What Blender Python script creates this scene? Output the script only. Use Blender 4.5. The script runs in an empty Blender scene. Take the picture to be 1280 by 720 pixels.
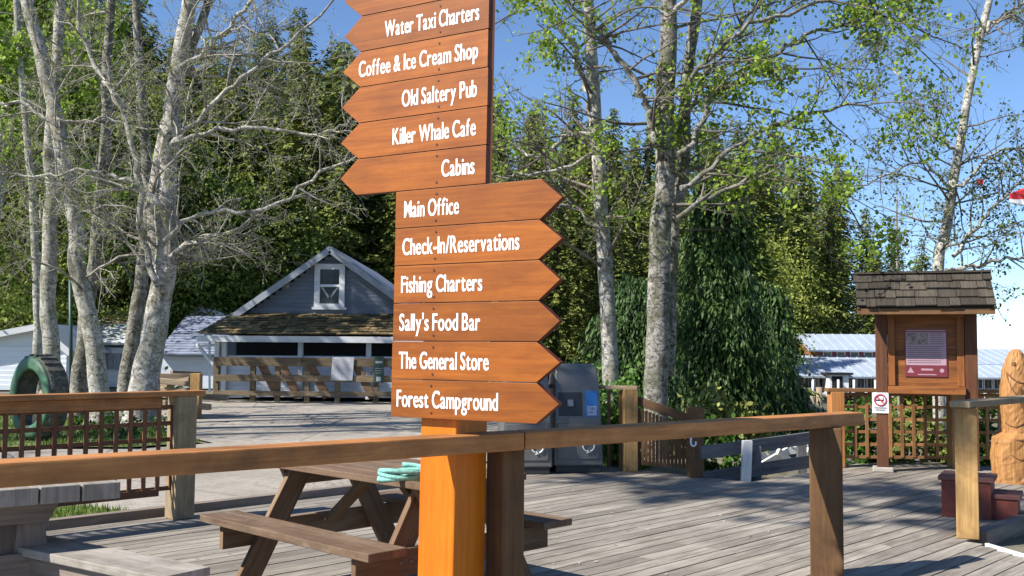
import bpy, bmesh, math, random
import numpy as np
from mathutils import Vector, Matrix, noise

R = math.radians
V = Vector
rnd = random.Random(7)
SC = bpy.context.scene
COL = SC.collection

# ------------------------------------------------------------------ camera, sky, sun, exposure
F = 1250.0
CAMZ = 1.45
cd = bpy.data.cameras.new('camera')
cam = bpy.data.objects.new('camera', cd)
COL.objects.link(cam)
cd.sensor_width = 36.0
cd.lens = 36.0 * F / 1280.0
cd.clip_start = 0.05
cd.clip_end = 4000
CROT = Matrix.Rotation(R(90 + 3.52), 4, 'X') @ Matrix.Rotation(R(0.45), 4, 'Z')
cam.matrix_world = Matrix.Translation((0, 0, CAMZ)) @ CROT
SC.camera = cam
SUN_AZ, SUN_EL = 25.0, 43.0          # sun stands left of and behind the camera
TOSUN = V((-math.cos(R(SUN_AZ)) * math.cos(R(SUN_EL)), -math.sin(R(SUN_AZ)) * math.cos(R(SUN_EL)), math.sin(R(SUN_EL))))
w = bpy.data.worlds.new('World')
SC.world = w
w.use_nodes = True
nt = w.node_tree
sky = nt.nodes.new('ShaderNodeTexSky')
sky.sky_type = 'NISHITA'
sky.sun_disc = False
sky.sun_elevation = R(SUN_EL)
sky.sun_rotation = math.atan2(TOSUN.x, TOSUN.y)
sky.altitude = 600
sky.air_density = 0.85
sky.dust_density = 0.0
sky.ozone_density = 5.5
nt.links.new(sky.outputs[0], nt.nodes['Background'].inputs[0])
nt.nodes['Background'].inputs[1].default_value = 0.1
sl = bpy.data.lights.new('sun', 'SUN')
sl.energy = 5.0
sl.angle = R(0.53)
sl.color = (1.0, 0.94, 0.86)
so = bpy.data.objects.new('sun', sl)
so.rotation_euler = TOSUN.to_track_quat('Z', 'Y').to_euler()
so.location = TOSUN * 50
COL.objects.link(so)
vs = SC.view_settings
vs.view_transform = 'Standard'
vs.look = 'None'
vs.gamma = 1
vs.use_curve_mapping = False
vs.exposure = 0.9

# ------------------------------------------------------------------ photo survey helpers
C3 = CROT.to_3x3()
def ray(px, py):
    return C3 @ V(((px - 640) / F, -(py - 360) / F, -1))
def P(px, py, Y):                    # point seen at a pixel, at a surveyed distance
    d = ray(px, py)
    return V((0, 0, CAMZ)) + d * (Y / d.y)
def G(px, py, z=0.0):                # point on a level surface
    d = ray(px, py)
    return V((0, 0, CAMZ)) + d * ((z - CAMZ) / d.z)
UD = V((.693, .721, 0))              # along the deck planks
VD = V((-.721, .693, 0))             # across them
def UV(u, v, z=0.0):
    return UD * u + VD * v + V((0, 0, z))

# ------------------------------------------------------------------ materials
def mat(name):
    m = bpy.data.materials.new(name)
    m.use_nodes = True
    t = m.node_tree
    b = t.nodes['Principled BSDF']
    return m, t, b
def N(t, kind, **kw):
    n = t.nodes.new('ShaderNode' + kind)
    for k, v in kw.items():
        setattr(n, k, v)
    return n
def ramp(t, fac, stops):
    r = N(t, 'ValToRGB')
    e = r.color_ramp.elements
    while len(e) < len(stops):
        e.new(0.5)
    for i, (p, c) in enumerate(stops):
        e[i].position = p
        e[i].color = (*c, 1) if len(c) == 3 else c
    t.links.new(fac, r.inputs[0])
    return r.outputs[0]
def tone_mul(t, col, lo=0.75, hi=1.25):
    a = N(t, 'Attribute', attribute_name='tone')
    mr = N(t, 'MapRange')
    t.links.new(a.outputs['Fac'], mr.inputs[0])
    mr.inputs[3].default_value = lo
    mr.inputs[4].default_value = hi
    mx = N(t, 'Vector' + 'Math', operation='SCALE')
    t.links.new(col, mx.inputs[0])
    t.links.new(mr.outputs[0], mx.inputs['Scale'])
    return mx.outputs[0]
def mixc(t, fac, a, b):
    m = N(t, 'Mix', data_type='RGBA')
    if isinstance(fac, (int, float)):
        m.inputs[0].default_value = fac
    else:
        t.links.new(fac, m.inputs[0])
    for i, c in ((6, a), (7, b)):
        if isinstance(c, tuple):
            m.inputs[i].default_value = (*c, 1)
        else:
            t.links.new(c, m.inputs[i])
    return m.outputs[2]
def noise_n(t, vec, scale, detail=4, rough=0.55, dist=0.0):
    n = N(t, 'TexNoise')
    n.inputs['Scale'].default_value = scale
    n.inputs['Detail'].default_value = detail
    n.inputs['Roughness'].default_value = rough
    n.inputs['Distortion'].default_value = dist
    t.links.new(vec, n.inputs['Vector'])
    return n.outputs['Fac']
def mapping(t, vec, scale):
    mp = N(t, 'Mapping')
    mp.inputs['Scale'].default_value = scale
    t.links.new(vec, mp.inputs['Vector'])
    return mp.outputs[0]
def bump(t, b, h, strength, dist=0.01):
    n = N(t, 'Bump')
    n.inputs['Strength'].default_value = strength
    n.inputs['Distance'].default_value = dist
    t.links.new(h, n.inputs['Height'])
    t.links.new(n.outputs[0], b.inputs['Normal'])

def wood(name, dark, light, stain=None, stain_amt=0.5, rough=0.7, lo=0.75, hi=1.25, fine=60, bmp=0.35, blotch=1.0, grime=None):
    m, t, b = mat(name)
    uv = N(t, 'UVMap').outputs[0]
    g = noise_n(t, mapping(t, uv, (1.6, fine, 1)), 1.0, 6, 0.65, 0.6)
    g2 = noise_n(t, mapping(t, uv, (0.9, 14, 1)), 1.0, 3, 0.6, 2.2)
    ad = N(t, 'Math', operation='ADD')
    t.links.new(g, ad.inputs[0])
    t.links.new(g2, ad.inputs[1])
    hf = N(t, 'Math', operation='MULTIPLY')
    t.links.new(ad.outputs[0], hf.inputs[0])
    hf.inputs[1].default_value = 0.5
    c = ramp(t, hf.outputs[0], [(0.34, dark), (0.66, light)])
    if stain:
        s = noise_n(t, mapping(t, uv, (1.5 * blotch, 7 * blotch, 1)), 1.0, 5, 0.7)
        sm = ramp(t, s, [(0.48, (0, 0, 0)), (0.72, (stain_amt,) * 3)])
        c = mixc(t, sm, c, stain)
    c = tone_mul(t, c, lo, hi)
    if grime:
        gn = noise_n(t, N(t, 'TexCoord').outputs['Object'], grime[0], 7, .68, .4)
        c = mixc(t, ramp(t, gn, [(.46, (0, 0, 0)), (.66, (grime[1],) * 3)]), c, grime[2])
    t.links.new(c, b.inputs['Base Color'])
    b.inputs['Roughness'].default_value = rough
    b.inputs['Specular IOR Level'].default_value = 0.3
    bump(t, b, g, bmp, 0.004)
    return m
def plain(name, c, rough=0.6, metal=0.0, var=0.0, scale=6.0, dirt=None, lo=None, hi=None, bmp=0.0):
    m, t, b = mat(name)
    b.inputs['Roughness'].default_value = rough
    b.inputs['Metallic'].default_value = metal
    tc = N(t, 'TexCoord').outputs['Object']
    n = noise_n(t, tc, scale, 6, 0.65)
    d = dirt if dirt else tuple(x * (1 - var) for x in c)
    col = ramp(t, n, [(0.35, d), (0.62, c)])
    if lo is not None:
        col = tone_mul(t, col, lo, hi)
    t.links.new(col, b.inputs['Base Color'])
    if bmp:
        bump(t, b, n, bmp, 0.02)
    return m
def leafmat(name, c_dark, c_light, trans=0.35, rough=0.55):
    m, t, b = mat(name)
    a = N(t, 'Attribute', attribute_name='tone')
    c = ramp(t, a.outputs['Fac'], [(0.0, c_dark), (1.0, c_light)])
    t.links.new(c, b.inputs['Base Color'])
    b.inputs['Roughness'].default_value = rough
    b.inputs['Specular IOR Level'].default_value = 0.25
    tr = N(t, 'BsdfTranslucent')
    t.links.new(c, tr.inputs[0])
    mx = N(t, 'MixShader')
    mx.inputs[0].default_value = trans
    t.links.new(b.outputs[0], mx.inputs[1])
    t.links.new(tr.outputs[0], mx.inputs[2])
    t.links.new(mx.outputs[0], t.nodes['Material Output'].inputs[0])
    return m
def barkmat(name, pale, dark, moss, amt=0.5, z=1.0, lo=0.4, hi=0.62):
    m, t, b = mat(name)
    tc = N(t, 'TexCoord').outputs['Object']
    n1 = noise_n(t, mapping(t, tc, (7, 7, 11 * z)), 1.0, 8, 0.75, 1.5)
    n2 = noise_n(t, mapping(t, tc, (3.2, 3.2, 1.5)), 1.0, 6, 0.7, 1.0)
    n3 = noise_n(t, mapping(t, tc, (13, 13, 7)), 1.0, 5, 0.7, 1.0)
    n4 = noise_n(t, mapping(t, tc, (2.5, 2.5, 1.1)), 1.0, 4, 0.6)
    c = ramp(t, n1, [(lo - .04, dark), (lo + .05, tuple(.55 * p + .45 * d for p, d in zip(pale, dark))), (hi, pale)])
    k = ramp(t, n2, [(0.46, (0, 0, 0)), (0.6, (amt,) * 3)])
    c = mixc(t, k, c, moss)
    k2 = ramp(t, n3, [(0.56, (0, 0, 0)), (0.64, (0.85,) * 3)])
    c = mixc(t, k2, c, dark)
    k3 = ramp(t, n4, [(0.60, (0, 0, 0)), (0.68, (0.9,) * 3)])
    c = mixc(t, k3, c, tuple(x * .8 for x in dark))
    t.links.new(c, b.inputs['Base Color'])
    b.inputs['Roughness'].default_value = 0.85
    b.inputs['Specular IOR Level'].default_value = 0.2
    bump(t, b, n1, 0.8, 0.03)
    return m

M = {}
M['sign'] = wood('stained_cedar', (.20, .054, .005), (.345, .104, .010), (.12, .032, .004), .75, .5, .84, 1.16, 45, .15, grime=(2.2, .4, (.16, .042, .006)))
M['signedge'] = wood('board_edge_shade', (.07, .014, .004), (.13, .028, .008), None, 0, .6, .9, 1.1, 40, .2)  # shade on the board sides, put into a darker edge colour
M['signpost'] = wood('orange_stain', (.52, .13, .006), (.68, .20, .010), (.42, .10, .006), .7, .45, .95, 1.05, 30, .1)
M['rail'] = wood('brown_stain', (.33, .13, .034), (.55, .25, .084), (.14, .06, .022), .6, .55, .8, 1.2, 55, .3, grime=(1.7, .55, (.085, .04, .018)))
M['railpost'] = wood('dark_brown_wood', (.10, .05, .02), (.19, .10, .042), (.07, .035, .016), .6, .7, .85, 1.15, 40, .3, grime=(3, .6, (.06, .032, .016)))  # darker brown than the handrails
M['goldpost'] = wood('golden_post', (.30, .17, .06), (.50, .31, .12), (.16, .085, .035), .7, .7, .9, 1.1, 40, .3, grime=(3.5, .7, (.14, .08, .035)))
M['greypost'] = wood('weathered_post', (.20, .145, .08), (.35, .27, .165), (.14, .10, .06), .6, .8, .9, 1.1, 40, .35, grime=(4, .6, (.12, .09, .055)))
M['lattice'] = wood('lattice_stain', (.10, .042, .02), (.19, .085, .04), None, 0, .7, .75, 1.25, 40, .2)
M['lattice_gold'] = wood('lattice_gold', (.22, .10, .035), (.40, .20, .08), (.12, .06, .03), .5, .7, .7, 1.25, 40, .2)
M['deck'] = wood('deck_grey', (.145, .127, .106), (.35, .318, .27), (.095, .077, .058), .9, .8, .80, 1.2, 70, .45, .7, (.55, .55, (.10, .085, .07)))
M['table'] = wood('table_brown', (.10, .06, .036), (.19, .122, .076), (.27, .215, .155), .7, .75, .85, 1.15, 50, .35, grime=(6, .6, (.075, .05, .032)))
M['table_leg'] = wood('table_leg_brown', (.095, .052, .028), (.18, .11, .06), (.28, .21, .14), .5, .75, .85, 1.15, 45, .35)
M['greytable'] = wood('table_grey', (.20, .18, .155), (.36, .335, .295), (.13, .11, .09), .75, .8, .85, 1.12, 60, .4, grime=(5, .6, (.15, .13, .105)))
M['greyleg'] = wood('table_grey_leg', (.15, .12, .10), (.27, .225, .19), (.10, .075, .055), .6, .8, .85, 1.12, 40, .4)
M['kiosk'] = wood('kiosk_orange', (.14, .046, .011), (.28, .102, .026), (.065, .024, .010), .75, .6, .85, 1.15, 40, .25, 1.6)
M['kioskpost'] = wood('kiosk_dark', (.07, .026, .011), (.145, .057, .024), (.045, .02, .01), .6, .65, .85, 1.15, 40, .25)
M['shake'] = wood('cedar_shake', (.026, .021, .017), (.080, .066, .050), (.05, .048, .028), .6, .9, .6, 1.4, 60, .6, 3)  # tree shade on the kiosk roof is put into this dark base
M['moss_shake'] = wood('mossy_shingle', (.10, .07, .035), (.24, .17, .075), (.10, .105, .04), .8, .9, .45, 1.5, 40, .6, 2)
M['barricade'] = wood('barricade_wood', (.085, .06, .036), (.27, .205, .125), (.07, .055, .04), .9, .8, .7, 1.2, 30, .3, 3)
M['rampwood'] = wood('ramp_planks', (.045, .047, .05), (.14, .142, .145), (.22, .22, .22), .5, .8, .8, 1.2, 40, .3)
M['whitewood'] = wood('white_paint_wood', (.55, .55, .54), (.72, .72, .70), (.35, .33, .30), .5, .7, .9, 1.1, 30, .2)
M['red'] = wood('red_paint', (.19, .045, .032), (.26, .068, .048), (.12, .04, .03), .6, .65, .9, 1.1, 40, .25, grime=(5, .7, (.11, .04, .03)))
M['redtop'] = wood('worn_red_top', (.13, .05, .04), (.24, .11, .09), (.10, .05, .04), .7, .75, .9, 1.1, 40, .35)
M['carving'] = wood('carved_cedar', (.27, .12, .036), (.50, .26, .09), (.16, .07, .026), .85, .6, .95, 1.05, 26, .9, 2.5, grime=(3.5, .6, (.20, .09, .03)))
M['groove'] = plain('carved_groove', (.17, .075, .025), .8, 0, .3)
M['log'] = wood('cut_log', (.24, .18, .12), (.42, .34, .24), (.15, .11, .07), .6, .85, .8, 1.2, 30, .4)
M['siding'] = wood('blue_siding', (.12, .145, .185), (.17, .20, .25), (.09, .105, .13), .5, .7, .92, 1.06, 30, .15)  # base darkened to carry the tree shade over the gable
M['palesiding'] = wood('pale_siding', (.52, .58, .66), (.66, .71, .78), (.38, .42, .46), .4, .7, .94, 1.04, 30, .15)
M['whitewall'] = wood('white_siding', (.66, .72, .78), (.76, .81, .86), (.60, .65, .70), .4, .65, .96, 1.03, 30, .1)
M['redwall'] = wood('red_siding', (.34, .09, .07), (.44, .13, .10), None, 0, .7, .9, 1.1, 30, .1)
M['trim'] = wood('white_trim', (.50, .52, .54), (.68, .70, .72), (.30, .30, .29), .5, .7, .92, 1.06, 30, .15)
M['bluetrim'] = wood('grey_blue_trim', (.24, .265, .30), (.34, .365, .40), (.16, .175, .195), .5, .7, .92, 1.06, 30, .15)
M['metalroof'] = plain('metal_roof', (.46, .53, .62), .38, .25, .12, .7)
M['blueroof'] = plain('blue_shingle_roof', (.22, .25, .33), .8, 0, .45, 1.6, bmp=.2)
M['patchroof'] = plain('patchy_roof', (.34, .22, .14), .85, 0, .5, 2.4, dirt=(.12, .13, .08))
M['paleroof'] = plain('pale_roof', (.55, .56, .57), .7, 0, .4, 1.4, dirt=(.16, .19, .12))
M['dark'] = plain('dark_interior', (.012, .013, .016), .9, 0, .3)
M['glass'] = plain('window_glass', (.02, .025, .03), .08, 0, .2)
M['curtain'] = plain('curtain', (.45, .45, .46), .9, 0, .2)
M['white'] = plain('white_paint', (.72, .73, .74), .5, 0, .08)
M['paper'] = plain('paper_sheet', (.46, .47, .50), .5, 0, .3, 3)
M['letter'] = plain('white_lettering', (.80, .79, .76), .6, 0, .03)
M['screw'] = plain('dark_screw', (.10, .045, .02), .5, .4, .2)
M['bolt'] = plain('steel_bolt', (.32, .30, .28), .45, .8, .2)
M['bin'] = plain('charcoal_plastic', (.14, .137, .132), .42, .15, .3, 3, lo=.85, hi=1.15)
M['bindark'] = plain('black_plastic', (.022, .023, .026), .5, 0, .2)
M['blue'] = plain('blue_label', (.03, .16, .42), .5, 0, .1)
M['green'] = plain('dark_green_sign', (.02, .055, .04), .5, 0, .1)
M['greenpaint'] = plain('green_paint', (.05, .17, .085), .6, 0, .45, 7, dirt=(.06, .09, .055))
M['rubber'] = plain('mossy_rubber', (.13, .125, .095), .9, 0, .5, 9, dirt=(.05, .05, .045), bmp=.4)
M['pipe'] = plain('green_pipe', (.02, .06, .045), .5, 0, .2)
M['stone'] = plain('stone', (.36, .33, .28), .85, 0, .4, 6, bmp=.4)
M['maroon'] = plain('maroon_print', (.16, .025, .035), .4, 0, .1)
M['posterpink'] = plain('poster_pink', (.40, .25, .29), .4, 0, .06)
M['postergrey'] = plain('poster_grey', (.16, .11, .13), .4, 0, .1)
M['posterphoto'] = plain('poster_photo', (.34, .24, .22), .4, 0, .7, 18, dirt=(.06, .035, .04))
M['signred'] = plain('sign_red', (.45, .03, .04), .5, 0, .05)
M['black'] = plain('black_ink', (.02, .02, .022), .6, 0, .1)
M['flagred'] = plain('flag_red', (.62, .03, .035), .7, 0, .1)
M['flagwhite'] = plain('flag_white', (.80, .80, .80), .7, 0, .05)
M['rope'] = plain('teal_rope', (.22, .52, .45), .8, 0, .35, 40, bmp=.5)
M['wire'] = plain('pale_cable', (.35, .36, .36), .6, 0, .1)
M['polewood'] = plain('pole_wood', (.30, .24, .16), .85, 0, .3)
M['petal'] = plain('pale_litter', (.62, .55, .38), .8, 0, .3)
M['litter'] = leafmat('dry_litter', (.07, .03, .015), (.24, .13, .06), .1)
M['flower'] = plain('pink_flower', (.45, .06, .10), .7, 0, .3)

M['bark'] = barkmat('alder_bark', (.60, .58, .52), (.085, .075, .06), (.20, .19, .13), .75, lo=.43, hi=.62)
M['barkdark'] = barkmat('mottled_bark', (.44, .42, .37), (.06, .055, .045), (.10, .10, .06), .85, lo=.46, hi=.68)
M['twig'] = plain('twig_bark', (.40, .375, .32), .85, 0, .65, 3.0, dirt=(.12, .10, .075))
M['twigdark'] = plain('dark_twig_bark', (.17, .15, .12), .85, 0, .6, 3.0, dirt=(.06, .05, .04))
M['conbark'] = plain('conifer_bark', (.12, .09, .065), .9, 0, .4)
M['leaf'] = leafmat('spring_leaf', (.10, .19, .018), (.42, .56, .085), .55)
M['leafdull'] = leafmat('small_leaf', (.04, .075, .018), (.13, .19, .045), .35)
M['leafbud'] = leafmat('bud_leaf', (.16, .22, .035), (.34, .42, .10), .5)
M['broad'] = leafmat('hillside_leaf', (.08, .12, .018), (.30, .37, .075), .45)
M['palebroad'] = leafmat('pale_leaf', (.16, .21, .03), (.42, .46, .10), .45)
M['needle'] = leafmat('dark_needles', (.035, .062, .013), (.27, .31, .075), .2)
M['needle2'] = leafmat('olive_needles', (.050, .078, .014), (.235, .255, .062), .15)
M['needle3'] = leafmat('pale_needles', (.09, .14, .025), (.26, .31, .07), .25)
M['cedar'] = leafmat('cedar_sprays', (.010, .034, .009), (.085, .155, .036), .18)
M['shrub'] = leafmat('shrub_leaf', (.03, .085, .012), (.13, .25, .04), .35)
M['dryshrub'] = leafmat('dry_shrub_leaf', (.16, .13, .08), (.34, .29, .19), .2)
M['grassblade'] = leafmat('grass_blades', (.06, .12, .018), (.20, .27, .055), .3)

# ------------------------------------------------------------------ mesh builder
class MB:
    def __init__(s):
        s.v = []; s.f = []; s.uv = []; s.t = []; s.m = []; s.sm = []
    def face(s, idx, uv=None, tone=.5, m=0, smooth=False):
        s.f.append(idx); s.uv.append(uv or [(0, 0)] * len(idx)); s.t.append(tone); s.m.append(m); s.sm.append(smooth)
    def box(s, c, ax, ay, az, tone=None, m=0):
        """box from centre and three half vectors; the grain runs along ax"""
        c = V(c); ax = V(ax); ay = V(ay); az = V(az)
        if ax.cross(ay).dot(az) < 0:
            ay = -ay
        tone = rnd.random() if tone is None else tone
        i = len(s.v)
        L = (ax.length, ay.length, az.length)
        o = (rnd.random() * 40, rnd.random() * 40)
        co = []
        for x in (-1, 1):
            for y in (-1, 1):
                for z in (-1, 1):
                    s.v.append(c + ax * x + ay * y + az * z); co.append((x * L[0], y * L[1], z * L[2]))
        for q, ua, va in (((0, 1, 3, 2), 2, 1), ((4, 6, 7, 5), 2, 1), ((0, 4, 5, 1), 0, 2), ((2, 3, 7, 6), 0, 2), ((0, 2, 6, 4), 0, 1), ((1, 5, 7, 3), 0, 1)):
            s.face([i + k for k in q], [(co[k][ua] + o[0], co[k][va] + o[1]) for k in q], tone, m)
    def bar(s, p0, p1, wd, h, up=(0, 0, 1), tone=None, m=0):
        p0 = V(p0); p1 = V(p1); d = p1 - p0
        side = d.cross(V(up))
        if side.length < 1e-6:
            side = V((1, 0, 0))
        side.normalize()
        u = side.cross(d).normalized()
        s.box((p0 + p1) / 2, d / 2, side * wd / 2, u * h / 2, tone, m)
    def prism(s, pts, ext, tone=None, m=0, udir=None, me=None):
        """polygon extruded by ext"""
        tone = rnd.random() if tone is None else tone
        pts = [V(p) for p in pts]; ext = V(ext)
        n = len(pts); i = len(s.v)
        nr = V((0, 0, 0))
        for k in range(n):
            nr += pts[k].cross(pts[(k + 1) % n])
        if nr.dot(ext) > 0:
            pts.reverse()
        s.v += pts + [p + ext for p in pts]
        u = V(udir).normalized() if udir else (pts[1] - pts[0]).normalized()
        vd = u.cross(ext).normalized() if u.cross(ext).length > 1e-6 else V((0, 0, 1))
        o = (rnd.random() * 40, rnd.random() * 40)
        e = ext.normalized()
        c = lambda p: (p.dot(u) + o[0], p.dot(vd) + o[1])
        s.face(list(range(i, i + n)), [c(p) for p in pts], tone, m)
        s.face(list(range(i + 2 * n - 1, i + n - 1, -1)), [c(p) for p in reversed(pts)], tone, m)
        for k in range(n):
            a, b = k, (k + 1) % n
            q = [i + b, i + a, i + n + a, i + n + b]
            e_ = e if abs(u.dot(e)) < .9 else (pts[b] - pts[a]).normalized()
            s.face(q, [(s.v[j].dot(u) + o[0], s.v[j].dot(e_) + o[1]) for j in q], tone, m if me is None else me)
    def tube(s, pts, rad, k=8, tone=None, m=0, cap=True):
        tone = rnd.random() if tone is None else tone
        pts = [V(p) for p in pts]
        if not hasattr(rad, '__len__'):
            rad = [rad] * len(pts)
        i = len(s.v); n = len(pts)
        t = (pts[1] - pts[0]).normalized()
        a = t.orthogonal().normalized()
        ln = 0
        o = rnd.random() * 30
        for q in range(n):
            if q:
                ln += (pts[q] - pts[q - 1]).length
            tt = (pts[min(q + 1, n - 1)] - pts[max(q - 1, 0)])
            if tt.length > 1e-9:
                t = tt.normalized()
            a = a - t * a.dot(t)
            a = a.normalized() if a.length > 1e-6 else t.orthogonal().normalized()
            b = t.cross(a)
            for j in range(k):
                an = 2 * math.pi * j / k
                s.v.append(pts[q] + (a * math.cos(an) + b * math.sin(an)) * rad[q])
        acc = 0
        for q in range(n - 1):
            l2 = acc + (pts[q + 1] - pts[q]).length
            for j in range(k):
                j2 = (j + 1) % k
                cir = 2 * math.pi * max(rad[q], .001) / k
                s.face([i + q * k + j, i + q * k + j2, i + (q + 1) * k + j2, i + (q + 1) * k + j],
                       [(acc + o, j * cir), (acc + o, (j + 1) * cir), (l2 + o, (j + 1) * cir), (l2 + o, j * cir)], tone, m, True)
            acc = l2
        if cap:
            s.face([i + j for j in reversed(range(k))], None, tone, m)
            s.face([i + (n - 1) * k + j for j in range(k)], None, tone, m)
    def build(s, name, mats, parent=None, bevel=0.0, smooth=None):
        off = parent_loc(parent)
        vv = np.array([tuple(p) for p in s.v], dtype=np.float32) - np.array(tuple(off), dtype=np.float32)
        me = bpy.data.meshes.new(name)
        me.from_pydata(vv.tolist(), [], s.f)
        if not isinstance(mats, (list, tuple)):
            mats = [mats]
        for q in mats:
            me.materials.append(q)
        uvl = me.uv_layers.new(name='UVMap')
        uvl.data.foreach_set('uv', np.array([c for f in s.uv for c in f], dtype=np.float32).ravel())
        at = me.attributes.new('tone', 'FLOAT', 'FACE')
        at.data.foreach_set('value', np.array(s.t, dtype=np.float32))
        me.polygons.foreach_set('material_index', np.array(s.m, dtype=np.int32))
        me.polygons.foreach_set('use_smooth', np.array(s.sm if smooth is None else [smooth] * len(s.f), dtype=bool))
        me.update()
        o = bpy.data.objects.new(name, me)
        COL.objects.link(o)
        if parent:
            o.parent = parent
        if bevel:
            b = o.modifiers.new('bevel', 'BEVEL')
            b.width = bevel; b.segments = 2; b.limit_method = 'ANGLE'; b.angle_limit = R(40)
            b.harden_normals = False
        return o
def parent_loc(p):
    o = V((0, 0, 0))
    while p:
        o += p.location
        p = p.parent
    return o
def raw_mesh(name, verts, nper, tones, material, parent=None, smooth=False):
    """many equal polygons from a numpy array (n, nper, 3)"""
    n = len(verts)
    off = np.array(tuple(parent_loc(parent)), dtype=np.float32)
    me = bpy.data.meshes.new(name)
    me.vertices.add(n * nper); me.loops.add(n * nper); me.polygons.add(n)
    me.vertices.foreach_set('co', (verts.reshape(-1, 3) - off).astype(np.float32).ravel())
    me.loops.foreach_set('vertex_index', np.arange(n * nper, dtype=np.int32))
    me.polygons.foreach_set('loop_start', np.arange(n, dtype=np.int32) * nper)
    me.update(calc_edges=True)
    at = me.attributes.new('tone', 'FLOAT', 'FACE')
    at.data.foreach_set('value', np.asarray(tones, dtype=np.float32))
    me.materials.append(material)
    o = bpy.data.objects.new(name, me)
    COL.objects.link(o)
    if parent:
        o.parent = parent
    return o
def tag(o, label, cat, group=None):
    o['label'] = label; o['category'] = cat
    if group:
        o['group'] = group
    return o
def thing(name, loc, label, cat, group=None):
    o = bpy.data.objects.new(name, None)
    o.empty_display_size = .2
    o.location = loc
    COL.objects.link(o)
    return tag(o, label, cat, group)
def structure(o):
    o['kind'] = 'structure'
    return o
def stuff(o):
    o['kind'] = 'stuff'
    return o
nprng = np.random.default_rng(5)
def leaves(name, pts, size, material, parent, spread=.0, droop=.0, n6=True, sv=.35, tone=None):
    """one small polygon per point, random attitude"""
    p = np.array(pts, dtype=np.float64)
    n = len(p)
    if n == 0:
        return None
    p = p + nprng.normal(0, spread, (n, 3)) if spread else p
    a = nprng.normal(size=(n, 3)); a[:, 2] -= droop
    a /= np.linalg.norm(a, axis=1)[:, None]
    b = nprng.normal(size=(n, 3))
    b -= a * (a * b).sum(1)[:, None]
    b /= np.linalg.norm(b, axis=1)[:, None]
    nr = np.cross(a, b)
    s = (size * (1 + nprng.uniform(-sv, sv, n)))[:, None]
    if n6:
        sh = [(0, 0, 0), (.35, .36, .06), (.75, .30, .02), (1.1, 0, -.12), (.75, -.30, .02), (.35, -.36, .06)]
    else:
        sh = [(0, 0, 0), (.5, .3, .06), (1.05, 0, -.05), (.5, -.3, .06)]
    vv = np.stack([p + s * (x * a + y * b + z * nr) for x, y, z in sh], axis=1)
    tn = nprng.uniform(0, 1, n) if tone is None else np.clip(np.asarray(tone) + nprng.uniform(-.3, .3, n), 0, 1)
    return raw_mesh(name, vv, len(sh), tn, material, parent)

GLYPH = {}
def glyph(ch):
    if ch not in GLYPH:
        c = bpy.data.curves.new('t', 'FONT')
        c.body = ch; c.size = 1; c.offset = .006
        o = bpy.data.objects.new('t', c)
        COL.objects.link(o)
        dg = bpy.context.evaluated_depsgraph_get()
        me = bpy.data.meshes.new_from_object(o.evaluated_get(dg), depsgraph=dg)
        bpy.data.objects.remove(o)
        co = [tuple(v.co) for v in me.vertices]
        fs = [list(p.vertices) for p in me.polygons]
        x0 = min(p[0] for p in co); x1 = max(p[0] for p in co)
        GLYPH[ch] = ([(x - x0, y) for x, y, z in co], fs, x1 - x0)
        bpy.data.meshes.remove(me)
    return GLYPH[ch]
def text_mesh(name, body, height, material, parent, M4, width, gap=.10, depth=.0012):
    """lettering as a thin mesh, set glyph by glyph; M4 places its lower left corner, x along the words"""
    x = 0; places = []
    for ch in body:
        if ch == ' ':
            x += .25; continue
        g = glyph(ch)
        places.append((ch, x)); x += g[2] + gap
    tot = x - gap
    sy = height / .70; sx = width / tot
    mb = MB()
    k_ = height * .020
    for ch, x0 in places:
        co, fs, _ = glyph(ch)
        for sg, dz in ((-1, 0), (1, .0003)):
            b0 = len(mb.v)
            for gx, gy in co:
                mb.v.append(M4 @ V(((x0 + gx) * sx + sg * k_, gy * sy, depth + dz)))
            for f in fs:
                mb.face([b0 + q for q in f])
    return mb.build(name, material, parent)
def frame4(o, x, y):
    x = V(x).normalized(); y = V(y).normalized(); z = x.cross(y)
    return Matrix(((x.x, y.x, z.x, o[0]), (x.y, y.y, z.y, o[1]), (x.z, y.z, z.z, o[2]), (0, 0, 0, 1)))
ZU = V((0, 0, 1))
def sstep(a, b, x):
    t = min(1, max(0, (x - a) / (b - a)))
    return t * t * (3 - 2 * t)

# ================================================================== SETTING
def ground_z(x, y):
    # the plateau drops toward the waterfront on the right and rises to a hill behind
    d = x - 0.25 * y + 3.0
    low = -1.6 * sstep(1.5, 8.5, d) * sstep(10.5, 19, y)
    low += -1.6 * sstep(9, 16, x) * (1 - sstep(10.5, 19, y))
    hill = 0.0
    if y > 38:
        a = x / y
        k = sstep(.52, -.3, a)
        hill = k * 11 * sstep(38, 105, y)
    return low + hill - .06
NX, NY = 150, 150
xs = np.sign(np.linspace(-1, 1, NX)) * np.abs(np.linspace(-1, 1, NX)) ** 3 * 1500
ys = np.linspace(0, 1, NY) ** 3 * 3000 - 60
gm = MB()
for j in range(NY):
    for i in range(NX):
        x, y = xs[i], ys[j]
        gm.v.append(V((x, y, ground_z(x, y))))
for j in range(NY - 1):
    for i in range(NX - 1):
        gm.face([j * NX + i, j * NX + i + 1, (j + 1) * NX + i + 1, (j + 1) * NX + i], None, .5, 0, True)
mg, t, b = mat('forest_floor')
tc = N(t, 'TexCoord').outputs['Object']
n1 = noise_n(t, tc, .8, 8, .7)
n2 = noise_n(t, tc, 14, 6, .7)
c = ramp(t, n1, [(.35, (.07, .075, .035)), (.6, (.19, .165, .12))])
c = mixc(t, ramp(t, n2, [(.45, (0, 0, 0)), (.7, (.6,) * 3)]), c, (.08, .06, .035))
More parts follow.
